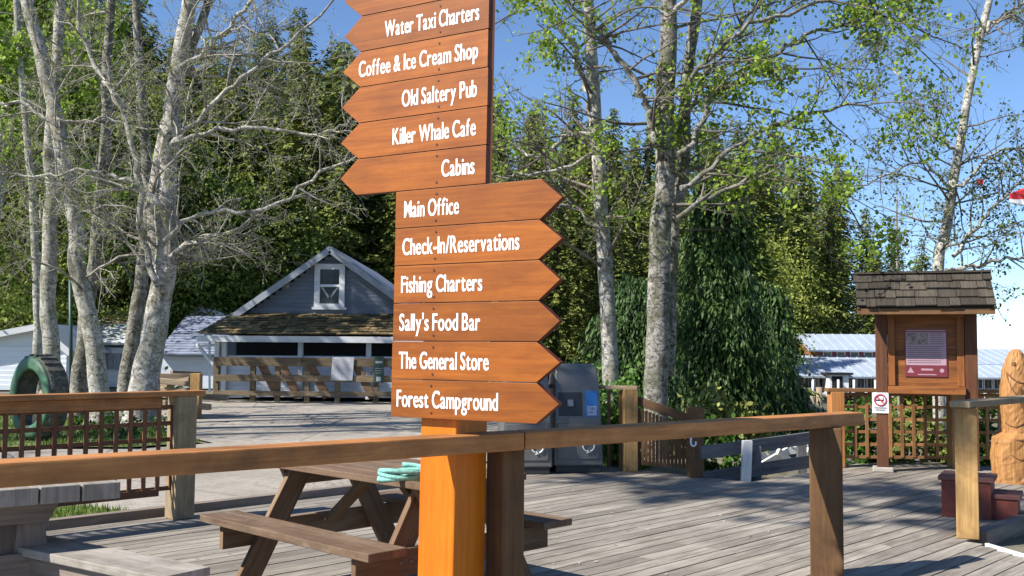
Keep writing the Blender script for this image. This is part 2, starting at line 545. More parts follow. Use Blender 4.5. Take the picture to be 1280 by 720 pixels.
t.links.new(c, b.inputs['Base Color']); b.inputs['Roughness'].default_value = .95
bump(t, b, n2, .5, .05)
structure(gm.build('ground', mg))

# concrete walk from the deck to the house
mp, t, b = mat('worn_concrete')
tc = N(t, 'TexCoord').outputs['Object']
n1 = noise_n(t, tc, .7, 7, .65)
n2 = noise_n(t, tc, 30, 5, .8)
n3 = noise_n(t, tc, 3.5, 6, .75)
vo = N(t, 'TexVoronoi', feature='DISTANCE_TO_EDGE'); vo.inputs['Scale'].default_value = .45
t.links.new(tc, vo.inputs['Vector'])
c = ramp(t, n1, [(.3, (.24, .215, .18)), (.65, (.375, .345, .30))])
c = mixc(t, ramp(t, n2, [(.46, (0, 0, 0)), (.66, (.7,) * 3)]), c, (.19, .165, .13))
c = mixc(t, ramp(t, n3, [(.52, (0, 0, 0)), (.70, (.75,) * 3)]), c, (.25, .19, .135))
n4 = noise_n(t, tc, 9, 6, .8)
c = mixc(t, ramp(t, n4, [(.48, (0, 0, 0)), (.64, (.75,) * 3)]), c, (.185, .16, .125))
c = mixc(t, ramp(t, vo.outputs[0], [(.0, (.7,) * 3), (.012, (0, 0, 0))]), c, (.12, .10, .08))
t.links.new(c, b.inputs['Base Color']); b.inputs['Roughness'].default_value = .9
bump(t, b, n2, .4, .01)
pm = MB()
pts = [UV(-6, 8.25), UV(9.5, 8.25), V((.6, 14, 0)), V((-.6, 27.8, 0)), V((-9.2, 27.8, 0)), V((-9.2, 22, 0)), V((-4.6, 15.6, 0)), V((-5.4, 14.6, 0)), V((-16, 13.5, 0)), V((-16, 3, 0))]
i0 = len(pm.v)
pm.v += [V((p.x, p.y, -.03)) for p in pts]
pm.face(list(range(len(pts))))
structure(pm.build('path', mp))

# lawn base and grass blades
ml = plain('lawn_soil', (.13, .17, .045), .95, 0, .4, 5, bmp=.4)
lawn = MB()
far_l = [V((-30, 13.6, -.022)), V((-5.6, 14.8, -.022)), V((-4.8, 15.7, -.022)), V((-9.6, 22.5, -.022)), V((-9.6, 27, -.022)), V((-30, 27, -.022))]
near_l = [UV(-4, 8.29, -.022), UV(4.08, 8.29, -.022), UV(4.15, 8.8, -.022), UV(3.95, 9.4, -.022), UV(-4, 9.6, -.022)]
for poly in (far_l, near_l):
    i0 = len(lawn.v); lawn.v += poly; lawn.face(list(range(i0, i0 + len(poly))))
structure(lawn.build('lawn', ml))
def in_poly(x, y, poly):
    r = False; j = len(poly) - 1
    for i in range(len(poly)):
        a, b_ = poly[i], poly[j]
        if (a.y > y) != (b_.y > y) and x < (b_.x - a.x) * (y - a.y) / (b_.y - a.y) + a.x:
            r = not r
        j = i
    return r
def blades(poly, n, xr, yr, hgt):
    out = []; tn = []
    for _ in range(n):
        x = rnd.uniform(*xr); y = rnd.uniform(*yr)
        if not in_poly(x, y, poly):
            continue
        k = noise.noise((x * 1.3, y * 1.3, 0))
        if k < -.25 and rnd.random() < .6:
            continue
        h = hgt * rnd.uniform(.5, 1.3) * (1 + k * .6); a = rnd.random() * 6.28; l = rnd.uniform(0, .6) * h
        wd = hgt * .13
        bx, by = math.cos(a) * wd, math.sin(a) * wd
        out.append([(x - bx, y - by, -.025), (x + bx, y + by, -.025), (x - math.sin(a) * l, y + math.cos(a) * l, -.02 + h)])
        tn.append(min(1, max(0, .5 + k * .5 + rnd.uniform(-.3, .3))))
    return out, tn
b1, t1 = blades(near_l, 26000, (-7.5, -3.2), (5.2, 10), .055)
b2, t2 = blades(far_l, 26000, (-12, -4), (13.5, 23), .075)
g = raw_mesh('grass', np.array(b1 + b2), 3, t1 + t2, M['grassblade'])
stuff(g)

# plank deck
dk = MB()
pw = .142
v = -4.0
k = 0
while v < 8.2:
    ue = (4.988 + .5935 * v) / .8257 if v < 2.85 else (13.6 if v < 5.9 else 9.95)
    us = -5.0
    # boards butt at staggered joints
    u = us - rnd.uniform(0, 3)
    while u < ue:
        u2 = min(ue + rnd.uniform(-.004, .004), u + 4.2)
        if u2 > us:
            a = max(u, us)
            dk.box(UV((a + u2) / 2, v, -.019 + rnd.uniform(-.0015, .0015)), UD * ((u2 - a) / 2 - .0015), VD * (pw / 2 - .006), ZU * .019)
        u = u2
    v += pw; k += 1
for vv in (-2, 0, 2, 4, 6, 7.9):      # bearers below, dark in the gaps
    dk.box(UV(2.4, vv, -.1), UD * 7.3, VD * .05, ZU * .055, .1)
deck = structure(dk.build('deck', M['deck'], bevel=.003))
sb = MB()
sb.box(UV(2, 8.235, .01), UD * 8, VD * .05, ZU * .06, .4)
tag(sb.build('edge_beam', M['greyleg'], bevel=.006), 'long low timber beam along the grass side of the deck', 'timber')

# ================================================================== SIGNPOST
NR = V((.864, -.504, 0)); NN = V((-.504, -.864, 0))
P0 = V((-.33, 4.78, 0))
LEAN = .0125
def S(s, z, n=0.0):                 # point on the board plane
    return P0 + NR * (s + (z - 1.1) * LEAN) + NN * n + ZU * z
sign = thing('signpost', (-.26, 4.92, 0), 'tall orange wooden signpost stacked with arrow boards behind the brown rail', 'signpost')
pb = MB()
pb.prism([S(-.12, 0, 0), S(.085, 0, 0), S(.085, 0, -.28), S(-.12, 0, -.28)], S(0, 3.36) - S(0, 0), .5, 0, (0, 0, 1))
pb.build('post', M['signpost'], sign, .008)
BH = .1835
lower = ['Forest Campground', 'The General Store', "Sally's Food Bar", 'Fishing Charters', 'Check-In/Reservations', 'Main Office']
lw = [(504, 629), (506, 617), (506, 606), (507.5, 608), (508.5, 654), (510, 578)]
lab = ['forest campground', 'general store', 'food bar', 'fishing charters', 'check-in and reservations', 'main office']
upper = ['Cabins', 'Killer Whale Cafe', 'Old Saltery Pub', 'Coffee & Ice Cream Shop', 'Water Taxi Charters', '', '', '']
uw = [(556, 597), (494, 598), (505, 599), (450, 600), (482, 601), None, None, None]
ulab = ['cabins', 'cafe', 'pub', 'coffee and ice cream shop', 'water taxi charters', None, None, None]
TH = .038
def s_of_px(px, z):
    a = (px - 640) / F
    # intersect the board plane with the vertical plane of that pixel column
    for _ in range(1):
        s = (a * (P0.y) - P0.x) / (NR.x - a * NR.y)
    return s - (z - 1.1) * LEAN + (.0078 * (z - 1.45) / 5 * 5) * 0
def arrow(z0, z1, s_butt, s_sh, s_tip, label, words, wpx, right):
    b_ = MB()
    zm = (z0 + z1) / 2
    g_ = .0018
    pts = [S(s_butt, z0 + g_), S(s_sh, z0 + g_), S(s_tip, zm), S(s_sh, z1 - g_), S(s_butt, z1 - g_)]
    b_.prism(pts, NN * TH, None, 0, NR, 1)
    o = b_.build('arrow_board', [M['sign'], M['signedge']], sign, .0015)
    if label:
        o['label'] = 'board pointing %s to the %s' % ('right' if right else 'left', label)
    if words:
        sa, sb_ = s_of_px(wpx[0], zm), s_of_px(wpx[1], zm)
        hgt = .082
        x = (S(1, zm) - S(0, zm)).normalized()
        m4 = frame4(S(sa, z0 + .052, TH), x, ZU)
        text_mesh('lettering', words, hgt, M['letter'], o, m4, (sb_ - sa))
    sc = MB()
    for zz in (z0 + .028, z1 - .028):
        p = S(-.035 + rnd.uniform(-.004, .004), zz, TH)
        sc = MB(); sc.tube([p - NN * .003, p + NN * .003], .0055, 8)
        sc.build('screw', M['screw'], o)
for i in range(6):
    z0 = 1.119 + i * BH
    arrow(z0, z0 + BH, -.272 + rnd.uniform(-.002, .002), .534 + rnd.uniform(-.004, .004), .645 + rnd.uniform(-.004, .004), lab[i], lower[i], lw[i], True)
for i in range(6):
    z0 = 2.22 + i * BH
    arrow(z0, z0 + BH, .243 + rnd.uniform(-.002, .002), -.52 + rnd.uniform(-.004, .004), -.632 + rnd.uniform(-.004, .004), ulab[i], upper[i], uw[i], False)

# ================================================================== NEAR RAILING
J = V((.02, 4.93, 0)); LE = V((-2.55, 2.88, 0)); RE = V((2.26, 6.72, 0))
rl = thing('railing', (J.x, J.y, 0), 'brown handrail crossing the foreground on square posts', 'railing')
rb = MB()
RT = 1.05
for a, c_, nm in ((LE, J, 'L'), (J, RE, 'R')):
    d = (c_ - a).normalized(); s_ = d.cross(ZU)
    b_ = MB()
    if nm == 'L':
        pts = [a + s_ * .075, c_ + s_ * .075, c_ - s_ * .075 + d * .06, a - s_ * .075]
    else:
        pts = [a + s_ * .075 - d * .0, c_ + s_ * .075 + d * .06, c_ - s_ * .075 + d * .06, a - s_ * .075 + d * .06]
        pts = [p + d * .004 for p in pts[:1]] + pts[1:3] + [p + d * .004 for p in pts[3:]]
    pts = [V((p.x, p.y, RT - .085)) for p in pts]
    b_.prism(pts, ZU * .085, .45 if nm == 'L' else .55, 0, d)
    b_.build('handrail', M['rail'], rl, .007)
def vpost(mb, c_, half, z0, z1, face=None, tone=.5):
    x = V(face).normalized() if face else UD
    y = x.cross(ZU)
    mb.box((c_[0], c_[1], (z0 + z1) / 2), ZU * ((z1 - z0) / 2), x * half, y * half, tone)
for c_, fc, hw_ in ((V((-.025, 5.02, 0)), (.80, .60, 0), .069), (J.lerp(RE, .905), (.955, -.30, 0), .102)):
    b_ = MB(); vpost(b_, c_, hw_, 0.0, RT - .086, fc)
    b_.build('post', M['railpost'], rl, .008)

# ================================================================== PICNIC TABLES
def picnic(root, c_, L, ax, mt, mleg, top_w=.75, seat_off=.635, nb=5, sides=(-1, 1), th=.038, lf=(.20, .61, .082), cw=(.44, .36)):
    """ax = long axis direction; c_ = centre on the deck"""
    a = V(ax).normalized(); s_ = a.cross(ZU)
    at = lambda x, y, z: V((c_[0], c_[1], 0)) + a * x + s_ * y + ZU * z
    bwid = top_w / nb
    tp = MB()
    for i in range(nb):
        y = -top_w / 2 + bwid * (i + .5)
        tp.box(at(rnd.uniform(-.006, .006), y, .749 - th / 2), a * (L / 2), s_ * (bwid / 2 - .005), ZU * th / 2)
    tp.build('tabletop', mt, root, .004)
    for sg in sides:
        st = MB()
        st.box(at(rnd.uniform(-.004, .004), sg * seat_off, .43), a * (L / 2), s_ * .125, ZU * .021)
        st.build('seat', mt, root, .005)
    for e in (-1, 1):
        x = e * (L / 2 - .24)
        cl = MB()
        tz = .747 - th
        cl.prism([at(x + e * .045, -cw[0] * top_w, tz), at(x + e * .045, cw[0] * top_w, tz), at(x + e * .045, cw[1] * top_w, tz - .11), at(x + e * .045, -cw[1] * top_w, tz - .11)], a * (.038 * e), None, 0, s_)
        cl.build('top_cleat', mleg, root, .003)
        bm_ = MB()
        bm_.box(at(x + e * .065, 0 if len(sides) == 2 else sides[0] * .2, .335), s_ * (.72 if len(sides) == 2 else .52), a * .019, ZU * .07)
        o = bm_.build('seat_beam', mleg, root, .003)
        for yy in (-.43, -.36, .36, .43):
            bo = MB(); bo.tube([at(x + e * .084, yy, .33 + rnd.uniform(-.02, .02)), at(x + e * .09, yy, .335)], .011, 8)
            bo.build('bolt', M['bolt'], o)
        for sg in (-1, 1):
            lg = MB()
            y0, y1 = sg * lf[0], sg * lf[1]
            hw = lf[2]
            lg.prism([at(x, y0 - hw, .745 - th), at(x, y0 + hw, .745 - th), at(x, y1 + hw, 0), at(x, y1 - hw, 0)], a * (.04 * e), None, 0, at(0, y1, 0) - at(0, y0, .7))
            lg.build('leg', mleg, root, .003)
        br = MB()
        br.bar(at(x - e * .02, 0, .37), at(e * .12, 0, .70), .09, .038)
        br.build('brace', mleg, root, .003)
tc1 = UV(3.84, 4.72)
pt = thing('picnic_table', tc1, 'brown weathered picnic table behind the signpost with rope on top', 'picnic table')
picnic(pt, tc1, 1.62, VD, M['table'], M['table_leg'], .74, .64)
tc2 = V((-2.86, 5.55, 0))
pt2 = thing('picnic_table', tc2, 'bleached grey picnic table cut by the left edge of the photo', 'picnic table')
picnic(pt2, tc2, 1.5, (-.60, .80, 0), M['greytable'], M['greyleg'], .98, .80, 5, (-1,), .085, (.05, .12, .11), (.24, .18))
# plank bench beside it
bd = V((-.83, .557, 0)); bs = bd.cross(ZU)
b0 = G(228, 714, .43)
bench = thing('bench', (b0.x, b0.y, 0), 'bleached plank bench low in the left corner', 'bench')
b_ = MB(); b_.box(V((b0.x, b0.y, .41)) + bd * .75, bd * .78, bs * .135, ZU * .021); b_.build('seat', M['greytable'], bench, .005)
b_ = MB(); b_.box(V((b0.x, b0.y, .345)) + bd * .75, bd * .72, bs * .10, ZU * .042); b_.build('apron', M['greyleg'], bench, .004)
for q in (.16, 1.34):
    b_ = MB(); b_.box(V((b0.x, b0.y, .151)) + bd * q, ZU * .151, bs * .1, bd * .045); b_.build('leg', M['greyleg'], bench, .004)
# rope on the brown table
rp = MB()
rc = P(505, 584, 5.28)
rc = V((rc.x, rc.y, .775))
pts = []; 
for i in range(150):
    a = i / 150 * 2 * math.pi * 4.3
    rr = .105 + .018 * math.sin(i * .35) + .02 * (i / 150)
    pts.append(rc + V((math.cos(a) * rr * 1.15, math.sin(a) * rr * .8, -.010 + .055 * i / 150 + .012 * math.sin(a * 1.7))))
rp.tube(pts, .013, 7)
tag(rp.build('rope', M['rope']), 'coil of pale teal rope on the brown picnic table', 'rope')

# ================================================================== LATTICE FENCE, LEFT
def lattice(mb, a, b_, z0, z1, sp_h, sp_v, wd, th):
    d = (b_ - a); L = d.length; d.normalize(); s_ = d.cross(ZU)
    n = max(1, round(L / sp_h))
    for i in range(n + 1):
        p = a + d * (L * i / n)
        mb.box(V((p.x, p.y, (z0 + z1) / 2)) + s_ * th * .5, ZU * ((z1 - z0) / 2), d * wd / 2, s_ * th / 2)
    m = max(1, round((z1 - z0) / sp_v))
    for j in range(m + 1):
        z = z0 + (z1 - z0) * j / m
        c_ = (a + b_) / 2
        mb.box(V((c_.x, c_.y, z)) - s_ * th * .52, d * (L / 2 + wd / 2), ZU * wd / 2, s_ * th / 2)
fe = UV(4.27, 7.98); fs = UV(-1.2, 7.98)
lf = thing('lattice_fence', fe, 'brown lattice fence with a flat rail on the left deck edge', 'fence')
b_ = MB(); b_.box(UV((4.42 - 1.2) / 2, 7.98, 1.055), UD * 2.81, VD * .085, ZU * .022); b_.box(UV((4.1 - 1.2) / 2, 7.98, .985), UD * 2.6, VD * .025, ZU * .045); b_.build('top_rail', M['rail'], lf, .005)
b_ = MB(); b_.box(UV((4.1 - 1.2) / 2, 7.98, .235), UD * 2.6, VD * .02, ZU * .03); b_.build('bottom_rail', M['lattice'], lf, .004)
b_ = MB(); lattice(b_, fs, UV(4.16, 7.98), .262, .942, .122, .135, .036, .012); b_.build('lattice', M['lattice'], lf)
for u_ in (4.25, 1.9):
    b_ = MB(); vpost(b_, UV(u_, 7.98), .09, 0, 1.032); b_.build('post', M['greypost'], lf, .008)

# ================================================================== BINS
def make_bin(label, loc):
    r = thing('recycling_bin', loc, label, 'recycling bin', 'charcoal recycling bins beside the deck fence')
    return r
bx = (UD * .35 + V((.85, -.1, 0))).normalized()      # along the fronts
bx = V((.97, .10, 0)).normalized()
by = V((-bx.y, bx.x, 0))
def bin_at(o, x, y, z):
    return o + bx * x + by * y + ZU * z
def build_bin(o, label, first):
    r = make_bin(label, o)
    W, D = .60, .72
    at = lambda x, y, z: bin_at(o, x, y, z)
    b_ = MB()
    prof = [(0.02, .08), (.02, .10), (.045, .62), (.12, .98), (.20, 1.18), (D - .1, 1.22), (D, .95), (D, .08)]
    hwz = lambda z: W / 2 * (1 - .13 * max(0, z - .1) / 1.1)
    n_ = len(prof)
    b_.v += [at(-hwz(z), y, z) for y, z in prof] + [at(hwz(z), y, z) for y, z in prof]
    b_.face(list(range(n_))[::-1]); b_.face(list(range(n_, 2 * n_)))
    for k in range(n_):
        b_.face([k, (k + 1) % n_, n_ + (k + 1) % n_, n_ + k])
    b_.build('body', M['bin'], r, .03)
    b_ = MB(); b_.prism([at(-W * .42, y, z) for y, z in [(.19, 1.165), (.23, 1.215), (.33, 1.262), (.44, 1.28), (.56, 1.27), (D - .06, 1.235), (D - .06, 1.20)]], bx * (W * .84), .6); b_.build('lid', M['bin'], r, .02)
    b_ = MB(); b_.box(at(0, D / 2, .04), bx * (W / 2 - .03), by * (D / 2 - .04), ZU * .04, .5); b_.build('base', M['bindark'], r, .01)
    n1 = (by * -(.62 - .10) + ZU * .0).normalized()
    b_ = MB(); b_.prism([at(-W / 2 + .05, .021 + .012, .16), at(W / 2 - .05, .021 + .012, .16), at(W / 2 - .05, .041 + .004, .58), at(-W / 2 + .05, .041 + .004, .58)], by * -.022, .35); b_.build('lower_door', M['bin'], r, .006)
    up = (at(0, .12, .98) - at(0, .045, .62)).normalized(); nf = bx.cross(up)
    f0 = lambda x, h, n: at(x, .045, .62) + up * h + nf * n
    b_ = MB(); b_.prism([f0(-W / 2 + .07, .05, -.004), f0(.05, .05, -.004), f0(.05, .33, -.004), f0(-W / 2 + .07, .33, -.004)], nf * .016, .7); o2 = b_.build('flap', M['bindark'], r, .006)
    b_ = MB(); b_.box(f0(-.09, .2, .022), bx * .035, up * .04, nf * .012, .5); b_.box(f0(-.09, .165, .03), bx * .025, up * .01, nf * .018, .5); b_.build('latch', M['bolt'], o2, .004)
    b_ = MB(); b_.prism([f0(.09, .04, -.002), f0(W / 2 - .06, .04, -.002), f0(W / 2 - .06, .35, -.002), f0(.09, .35, -.002)], nf * .008, .5); lb = b_.build('label', M['blue'], r)
    b_ = MB(); b_.prism([f0(.115, .055, .004), f0(W / 2 - .08, .055, .004), f0(W / 2 - .08, .165, .004), f0(.115, .165, .004)], nf * .005, .5); b_.build('label_panel', M['paper'], lb)
    m4 = frame4(f0(.125, .12, .0095), bx, up)
    text_mesh('lettering', 'CANS', .032, M['blue'], lb, m4, .08)
    m4 = frame4(f0(.125, .075, .0095), bx, up)
    text_mesh('lettering', 'ONLY', .032, M['blue'], lb, m4, .08)
    # recycling mark: three bent arrows
    mk = MB(); cc = at(.12, .002, .32)
    for k in range(3):
        a0 = R(90 + k * 120)
        arc = [cc + (bx * math.cos(a0 + R(q)) + ZU * math.sin(a0 + R(q))) * .068 for q in range(-42, 43, 14)]
        mk.tube(arc, .008, 6)
        e = arc[-1]; tdir = (arc[-1] - arc[-2]).normalized(); rdir = (e - cc).normalized()
        mk.prism([e + rdir * .024, e - rdir * .024, e + tdir * .035], by * -.004, .5)
    mk.build('recycling_mark', M['letter'], r)
    return r
build_bin(G(742, 592) + by * .05 - bx * .17, 'right one of the two charcoal recycling bins, nearest the fence post', True)
build_bin(G(684, 595) + by * .10 - bx * .22, 'left one of the two charcoal recycling bins, partly hidden by the signpost', False)

# ================================================================== FENCE AND RAMP RIGHT OF THE BINS
q1 = G(787, 589); q2 = G(869, 596)
df = thing('deck_fence', q1, 'picket fence with a sloping rail beside the recycling bins', 'fence')
b_ = MB(); vpost(b_, q1, .085, 0, .99, (1, .1, 0)); b_.build('post', M['goldpost'], df, .008)
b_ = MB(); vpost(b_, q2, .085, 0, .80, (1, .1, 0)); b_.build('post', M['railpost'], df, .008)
q0 = q1 + V((-1.0, .3, 0))
b_ = MB(); b_.bar(q0 + ZU * 1.0, q1 + V((.1, -.02, 1.0)), .14, .045); b_.build('top_rail', M['greypost'], df, .005)
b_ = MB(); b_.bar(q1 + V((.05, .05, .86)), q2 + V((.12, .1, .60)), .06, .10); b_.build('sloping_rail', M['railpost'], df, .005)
b_ = MB()
n = 17
for i in range(n):
    p = q1.lerp(q2, (i + .8) / (n + .6)) + V((0, .06, 0))
    zt = .80 - .26 * (i + .8) / (n + .6)
    b_.box(V((p.x, p.y, zt / 2 + .04)), ZU * (zt / 2 - .04), V((.017, 0, 0)), V((0, .012, 0)))
for i in range(7):
    p = q0.lerp(q1, (i + .6) / 7.4)
    b_.box(V((p.x, p.y, .5)), ZU * .46, V((.02, 0, 0)), V((0, .012, 0)))
b_.build('pickets', M['railpost'], df)  # dark wood here stands in for tree shade on the pickets
hk = MB()
hp = P(864, 535, q2.y - .35)
hk.tube([hp + V((0, 0, .02)), hp + V((0, 0, -.10)), hp + V((-.006, 0, -.16)), hp + V((.006, 0, -.195)), hp + V((.03, 0, -.205)), hp + V((.05, 0, -.185)), hp + V((.052, 0, -.15))], .011, 8)
tag(hk.build('hook', M['white']), 'white metal hook hanging at the dark post by the ramp', 'hook')
hb = MB(); 

ra = G(880, 600) + V((0, .15, 0)); rb_ = V((4.25, 12.95, 0))
rr = thing('ramp_railing', ra, 'dark grey weathered plank railing along the ramp beyond the deck', 'railing')
b_ = MB(); b_.bar(P(876, 566, 11.55), P(1030, 545, 12.6), .045, .15); b_.build('plank', M['rampwood'], rr, .006)
b_ = MB(); b_.bar(P(880, 598, 11.55), P(1030, 574, 12.6), .045, .15); b_.build('plank', M['rampwood'], rr, .006)
for px, yt, yb, Y, mm in ((930, 549, 601, 11.75, 'whitewood'), (947, 558, 601, 11.95, 'rampwood'), (1004, 553, 597, 12.45, 'rampwood')):
    b_ = MB(); p = P(px, yt, Y); q = P(px - (2 if mm == 'whitewood' else 0), yb, Y)
    if mm == 'whitewood':
        p.y -= .16; q.y -= .16
    else:
        p.y += .07; q.y += .07
    b_.box((p + q) / 2, (p - q) / 2, V((.055, 0, 0)), V((0, .04, 0))); b_.build('post', M[mm], rr, .006)
# pale concrete landing and stacked white boards past the ramp
b_ = MB(); b_.prism([V((2.6, 13.6, -.75)), V((5.2, 13.2, -.75)), V((8, 19, -1.2)), V((3.4, 20, -1.2))], ZU * .05)
structure(b_.build('landing', mp))
wp = thing('board_pile', V((3.55, 14.0, -.7)), 'loose white painted boards piled beyond the ramp railing', 'boards')
for i, (px, py, qx, qy, Y) in enumerate(((935, 593, 1012, 583, 13.9), (950, 583, 985, 563, 14.2), (972, 564, 1000, 588, 14.0), (925, 574, 1010, 560, 14.6), (1008, 562, 1012, 596, 13.7))):
    b_ = MB(); b_.bar(P(px, py, Y), P(qx, qy, Y + .25), .05, .10); b_.build('board', M['whitewood'], wp, .004)

# ================================================================== KIOSK
KY = 12.1
kL = P(1105, 592, KY); kR = P(1210, 592, KY)
kx = lambda px: (P(px, 442, KY)).x
kz = lambda py, px=1155: P(px, py, KY).z
ks = thing('notice_kiosk', ((kL.x + kR.x) / 2, KY, 0), 'roofed wooden notice board kiosk standing on the deck', 'notice board')
for px in (1105, 1209):
    b_ = MB(); vpost(b_, (kx(px), KY + .07), .068, .06, kz(384), (1, 0, 0)); o = b_.build('post', M['kioskpost'], ks, .006)
    b_ = MB()
    b_.box((kx(px), KY + .07, .028), V((.12, 0, 0)), V((0, .11, 0)), ZU * .03, .5)
    b_.build('footing', M['stone'], o, .012)
xl, xr = kx(1112) + .002, kx(1202) - .002
zt, zb = kz(390), kz(490)
b_ = MB()
n = 9
for i in range(n):
    h = (zt - zb) / n
    b_.box(((xl + xr) / 2, KY + .075, zb + h * (i + .5)), V(((xr - xl) / 2, 0, 0)), V((0, .018, 0)), ZU * (h / 2 - .0002))
pan = b_.build('panel', M['kiosk'], ks)
b_ = MB()
b_.box(((xl + xr) / 2, KY + .03, zt - .03), V(((xr - xl) / 2, 0, 0)), V((0, .05, 0)), ZU * .04)
b_.box(((xl + xr) / 2, KY + .02, zb + .02), V(((xr - xl) / 2, 0, 0)), V((0, .07, 0)), ZU * .045)
for x in (xl + .045, xr - .045):
    b_.box((x, KY + .035, (zt + zb) / 2), ZU * ((zt - zb) / 2 - .07), V((.04, 0, 0)), V((0, .02, 0)))
b_.build('frame', M['kiosk'], ks, .004)
# poster
pl, pr_, ptp, pbt = kx(1133), kx(1182), kz(411), kz(471)
po = thing('poster', ((pl + pr_) / 2, KY + .05, (ptp + pbt) / 2), 'maroon and pink printed poster on the kiosk panel', 'poster')
def flat(mb, x0, x1, z0, z1, y, th=.003, tone=.5):
    mb.box(((x0 + x1) / 2, y, (z0 + z1) / 2), V(((x1 - x0) / 2, 0, 0)), V((0, th, 0)), ZU * ((z1 - z0) / 2), tone)
b_ = MB(); flat(b_, pl, pr_, pbt, ptp, KY + .050, .006); b_.build('backing', M['maroon'], po)
wpo = pr_ - pl; hpo = ptp - pbt
b_ = MB(); flat(b_, pl + .012, pr_ - .012, pbt + .24 * hpo, ptp - .07 * hpo, KY + .0435, .002); b_.build('text_panel', M['posterpink'], po)
b_ = MB(); flat(b_, pl + .02, pl + .55 * wpo, ptp - .33 * hpo, ptp - .085 * hpo, KY + .040, .002); b_.build('picture', M['posterphoto'], po)
b_ = MB()
for i in range(9):                                     # unreadable lines of body print
    z = ptp - (.37 + .042 * i) * hpo
    flat(b_, pl + .03, pr_ - .03 - rnd.uniform(0, .06), z - .004, z + .004, KY + .0405, .001)
for i in range(6):
    z = ptp - (.10 + .042 * i) * hpo
    flat(b_, pl + .6 * wpo, pr_ - .03 - rnd.uniform(0, .03), z - .004, z + .004, KY + .0405, .001)
b_.build('print', M['postergrey'], po)
b_ = MB()
flat(b_, pl + .38 * wpo, pl + .66 * wpo, pbt + .13 * hpo, pbt + .17 * hpo, KY + .043, .001)
flat(b_, pl + .30 * wpo, pl + .74 * wpo, pbt + .035 * hpo, pbt + .055 * hpo, KY + .043, .001)
flat(b_, pl + .015, pr_ - .015, ptp - .045 * hpo, ptp - .025 * hpo, KY + .043, .001)
b_.prism([(pl + .05 * wpo, KY + .044, pbt + .08 * hpo), (pl + .21 * wpo, KY + .044, pbt + .08 * hpo), (pl + .13 * wpo, KY + .044, pbt + .2 * hpo)], (0, -.002, 0))
b_.tube([(pl + .87 * wpo, KY + .044, pbt + .13 * hpo), (pl + .87 * wpo, KY + .042, pbt + .13 * hpo)], .025, 14)
b_.build('emblem', M['posterpink'], po)
# roof of split shakes
ez, rz = kz(386) , kz(386) + .42
ey, ry = KY - .36, KY + .16
rx0, rx1 = kx(1077), kx(1233)
rf = MB()
rows = 4
sd = V((0, ry - ey, rz - ez)); sl_ = sd.length; sd.normalize(); sn = V((1, 0, 0)).cross(sd)
for sgn in (1, -1):
    for r_ in range(rows):
        x = rx0 - rnd.uniform(0, .05)
        while x < rx1:
            wd = rnd.uniform(.10, .30)
            x2 = min(x + wd, rx1 + rnd.uniform(0, .02))
            l0 = r_ * sl_ / rows - rnd.uniform(0, .03); l1 = (r_ + 1) * sl_ / rows + .05
            l1 = min(l1, sl_ + .03)
            lift = .012 + rnd.uniform(0, .008)
            mid = V(((x + x2) / 2, ey, ez)) + sd * (l0 + l1) / 2 + sn * (lift + .01)
            tl = (sd * (l1 - l0) / 2 - sn * lift)
            wv = V(((x2 - x) / 2 - .003, 0, 0))
            if sgn < 0:
                mid.y = 2 * ry - mid.y; tl = V((tl.x, -tl.y, tl.z))
            rf.box(mid, tl, wv, wv.cross(tl).normalized() * .008)
            x = x2
    c_ = V(((rx0 + rx1) / 2, (ey + ry) / 2, (ez + rz) / 2 - .012)); sdd = sd.copy()
    if sgn < 0:
        c_.y = 2 * ry - c_.y; sdd.y = -sdd.y
    rf.box(c_, V(((rx1 - rx0) / 2 - .01, 0, 0)), sdd * (sl_ / 2 - .004), V((1, 0, 0)).cross(sdd) * .01, .2)
rf.box(((rx0 + rx1) / 2, ry, rz + .035), V(((rx1 - rx0) / 2 + .01, 0, 0)), V((0, .06, 0)), ZU * .012, .5)
rf.build('roof', M['shake'], ks)
b_ = MB()
b_.box(((rx0 + rx1) / 2, ey + .015, ez - .045), V(((rx1 - rx0) / 2, 0, 0)), V((0, .014, 0)), ZU * .035)
for x in (rx0 + .02, rx1 - .02):
    for sg in (1, -1):
        a_ = V((x, ry - sg * (ry - ey), ez - .03)); c_ = V((x, ry, rz - .03))
        b_.bar(a_, c_, .028, .06)
b_.box(((rx0 + rx1) / 2, KY + .07, kz(386) + .02), V(((rx1 - rx0) / 2 - .05, 0, 0)), V((0, .045, 0)), ZU * .04)
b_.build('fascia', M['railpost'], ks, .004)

# lattice fence behind the kiosk
LY = 12.75
lx = lambda px: P(px, 442, LY).x
kf = thing('lattice_fence', (lx(1043), LY, 0), 'golden lattice fence behind the kiosk and its flower hedge', 'fence')
fz = P(1100, 490, LY).z
for px, mm in ((1044, 'rail'), (1193, 'goldpost'), (1300, 'goldpost')):
    b_ = MB(); vpost(b_, (lx(px), LY), .085, 0, fz, (1, 0, 0)); b_.build('post', M[mm], kf, .006)
b_ = MB(); b_.box(((lx(1032) + lx(1320)) / 2, LY, fz + .022), V(((lx(1320) - lx(1032)) / 2, 0, 0)), V((0, .08, 0)), ZU * .022); b_.build('top_rail', M['lattice_gold'], kf, .004)
for a_, c_ in ((1053, 1184), (1202, 1292)):
    b_ = MB(); lattice(b_, V((lx(a_), LY, 0)), V((lx(c_), LY, 0)), .13, fz - .03, .155, .155, .038, .012); b_.build('lattice', M['lattice_gold'], kf)

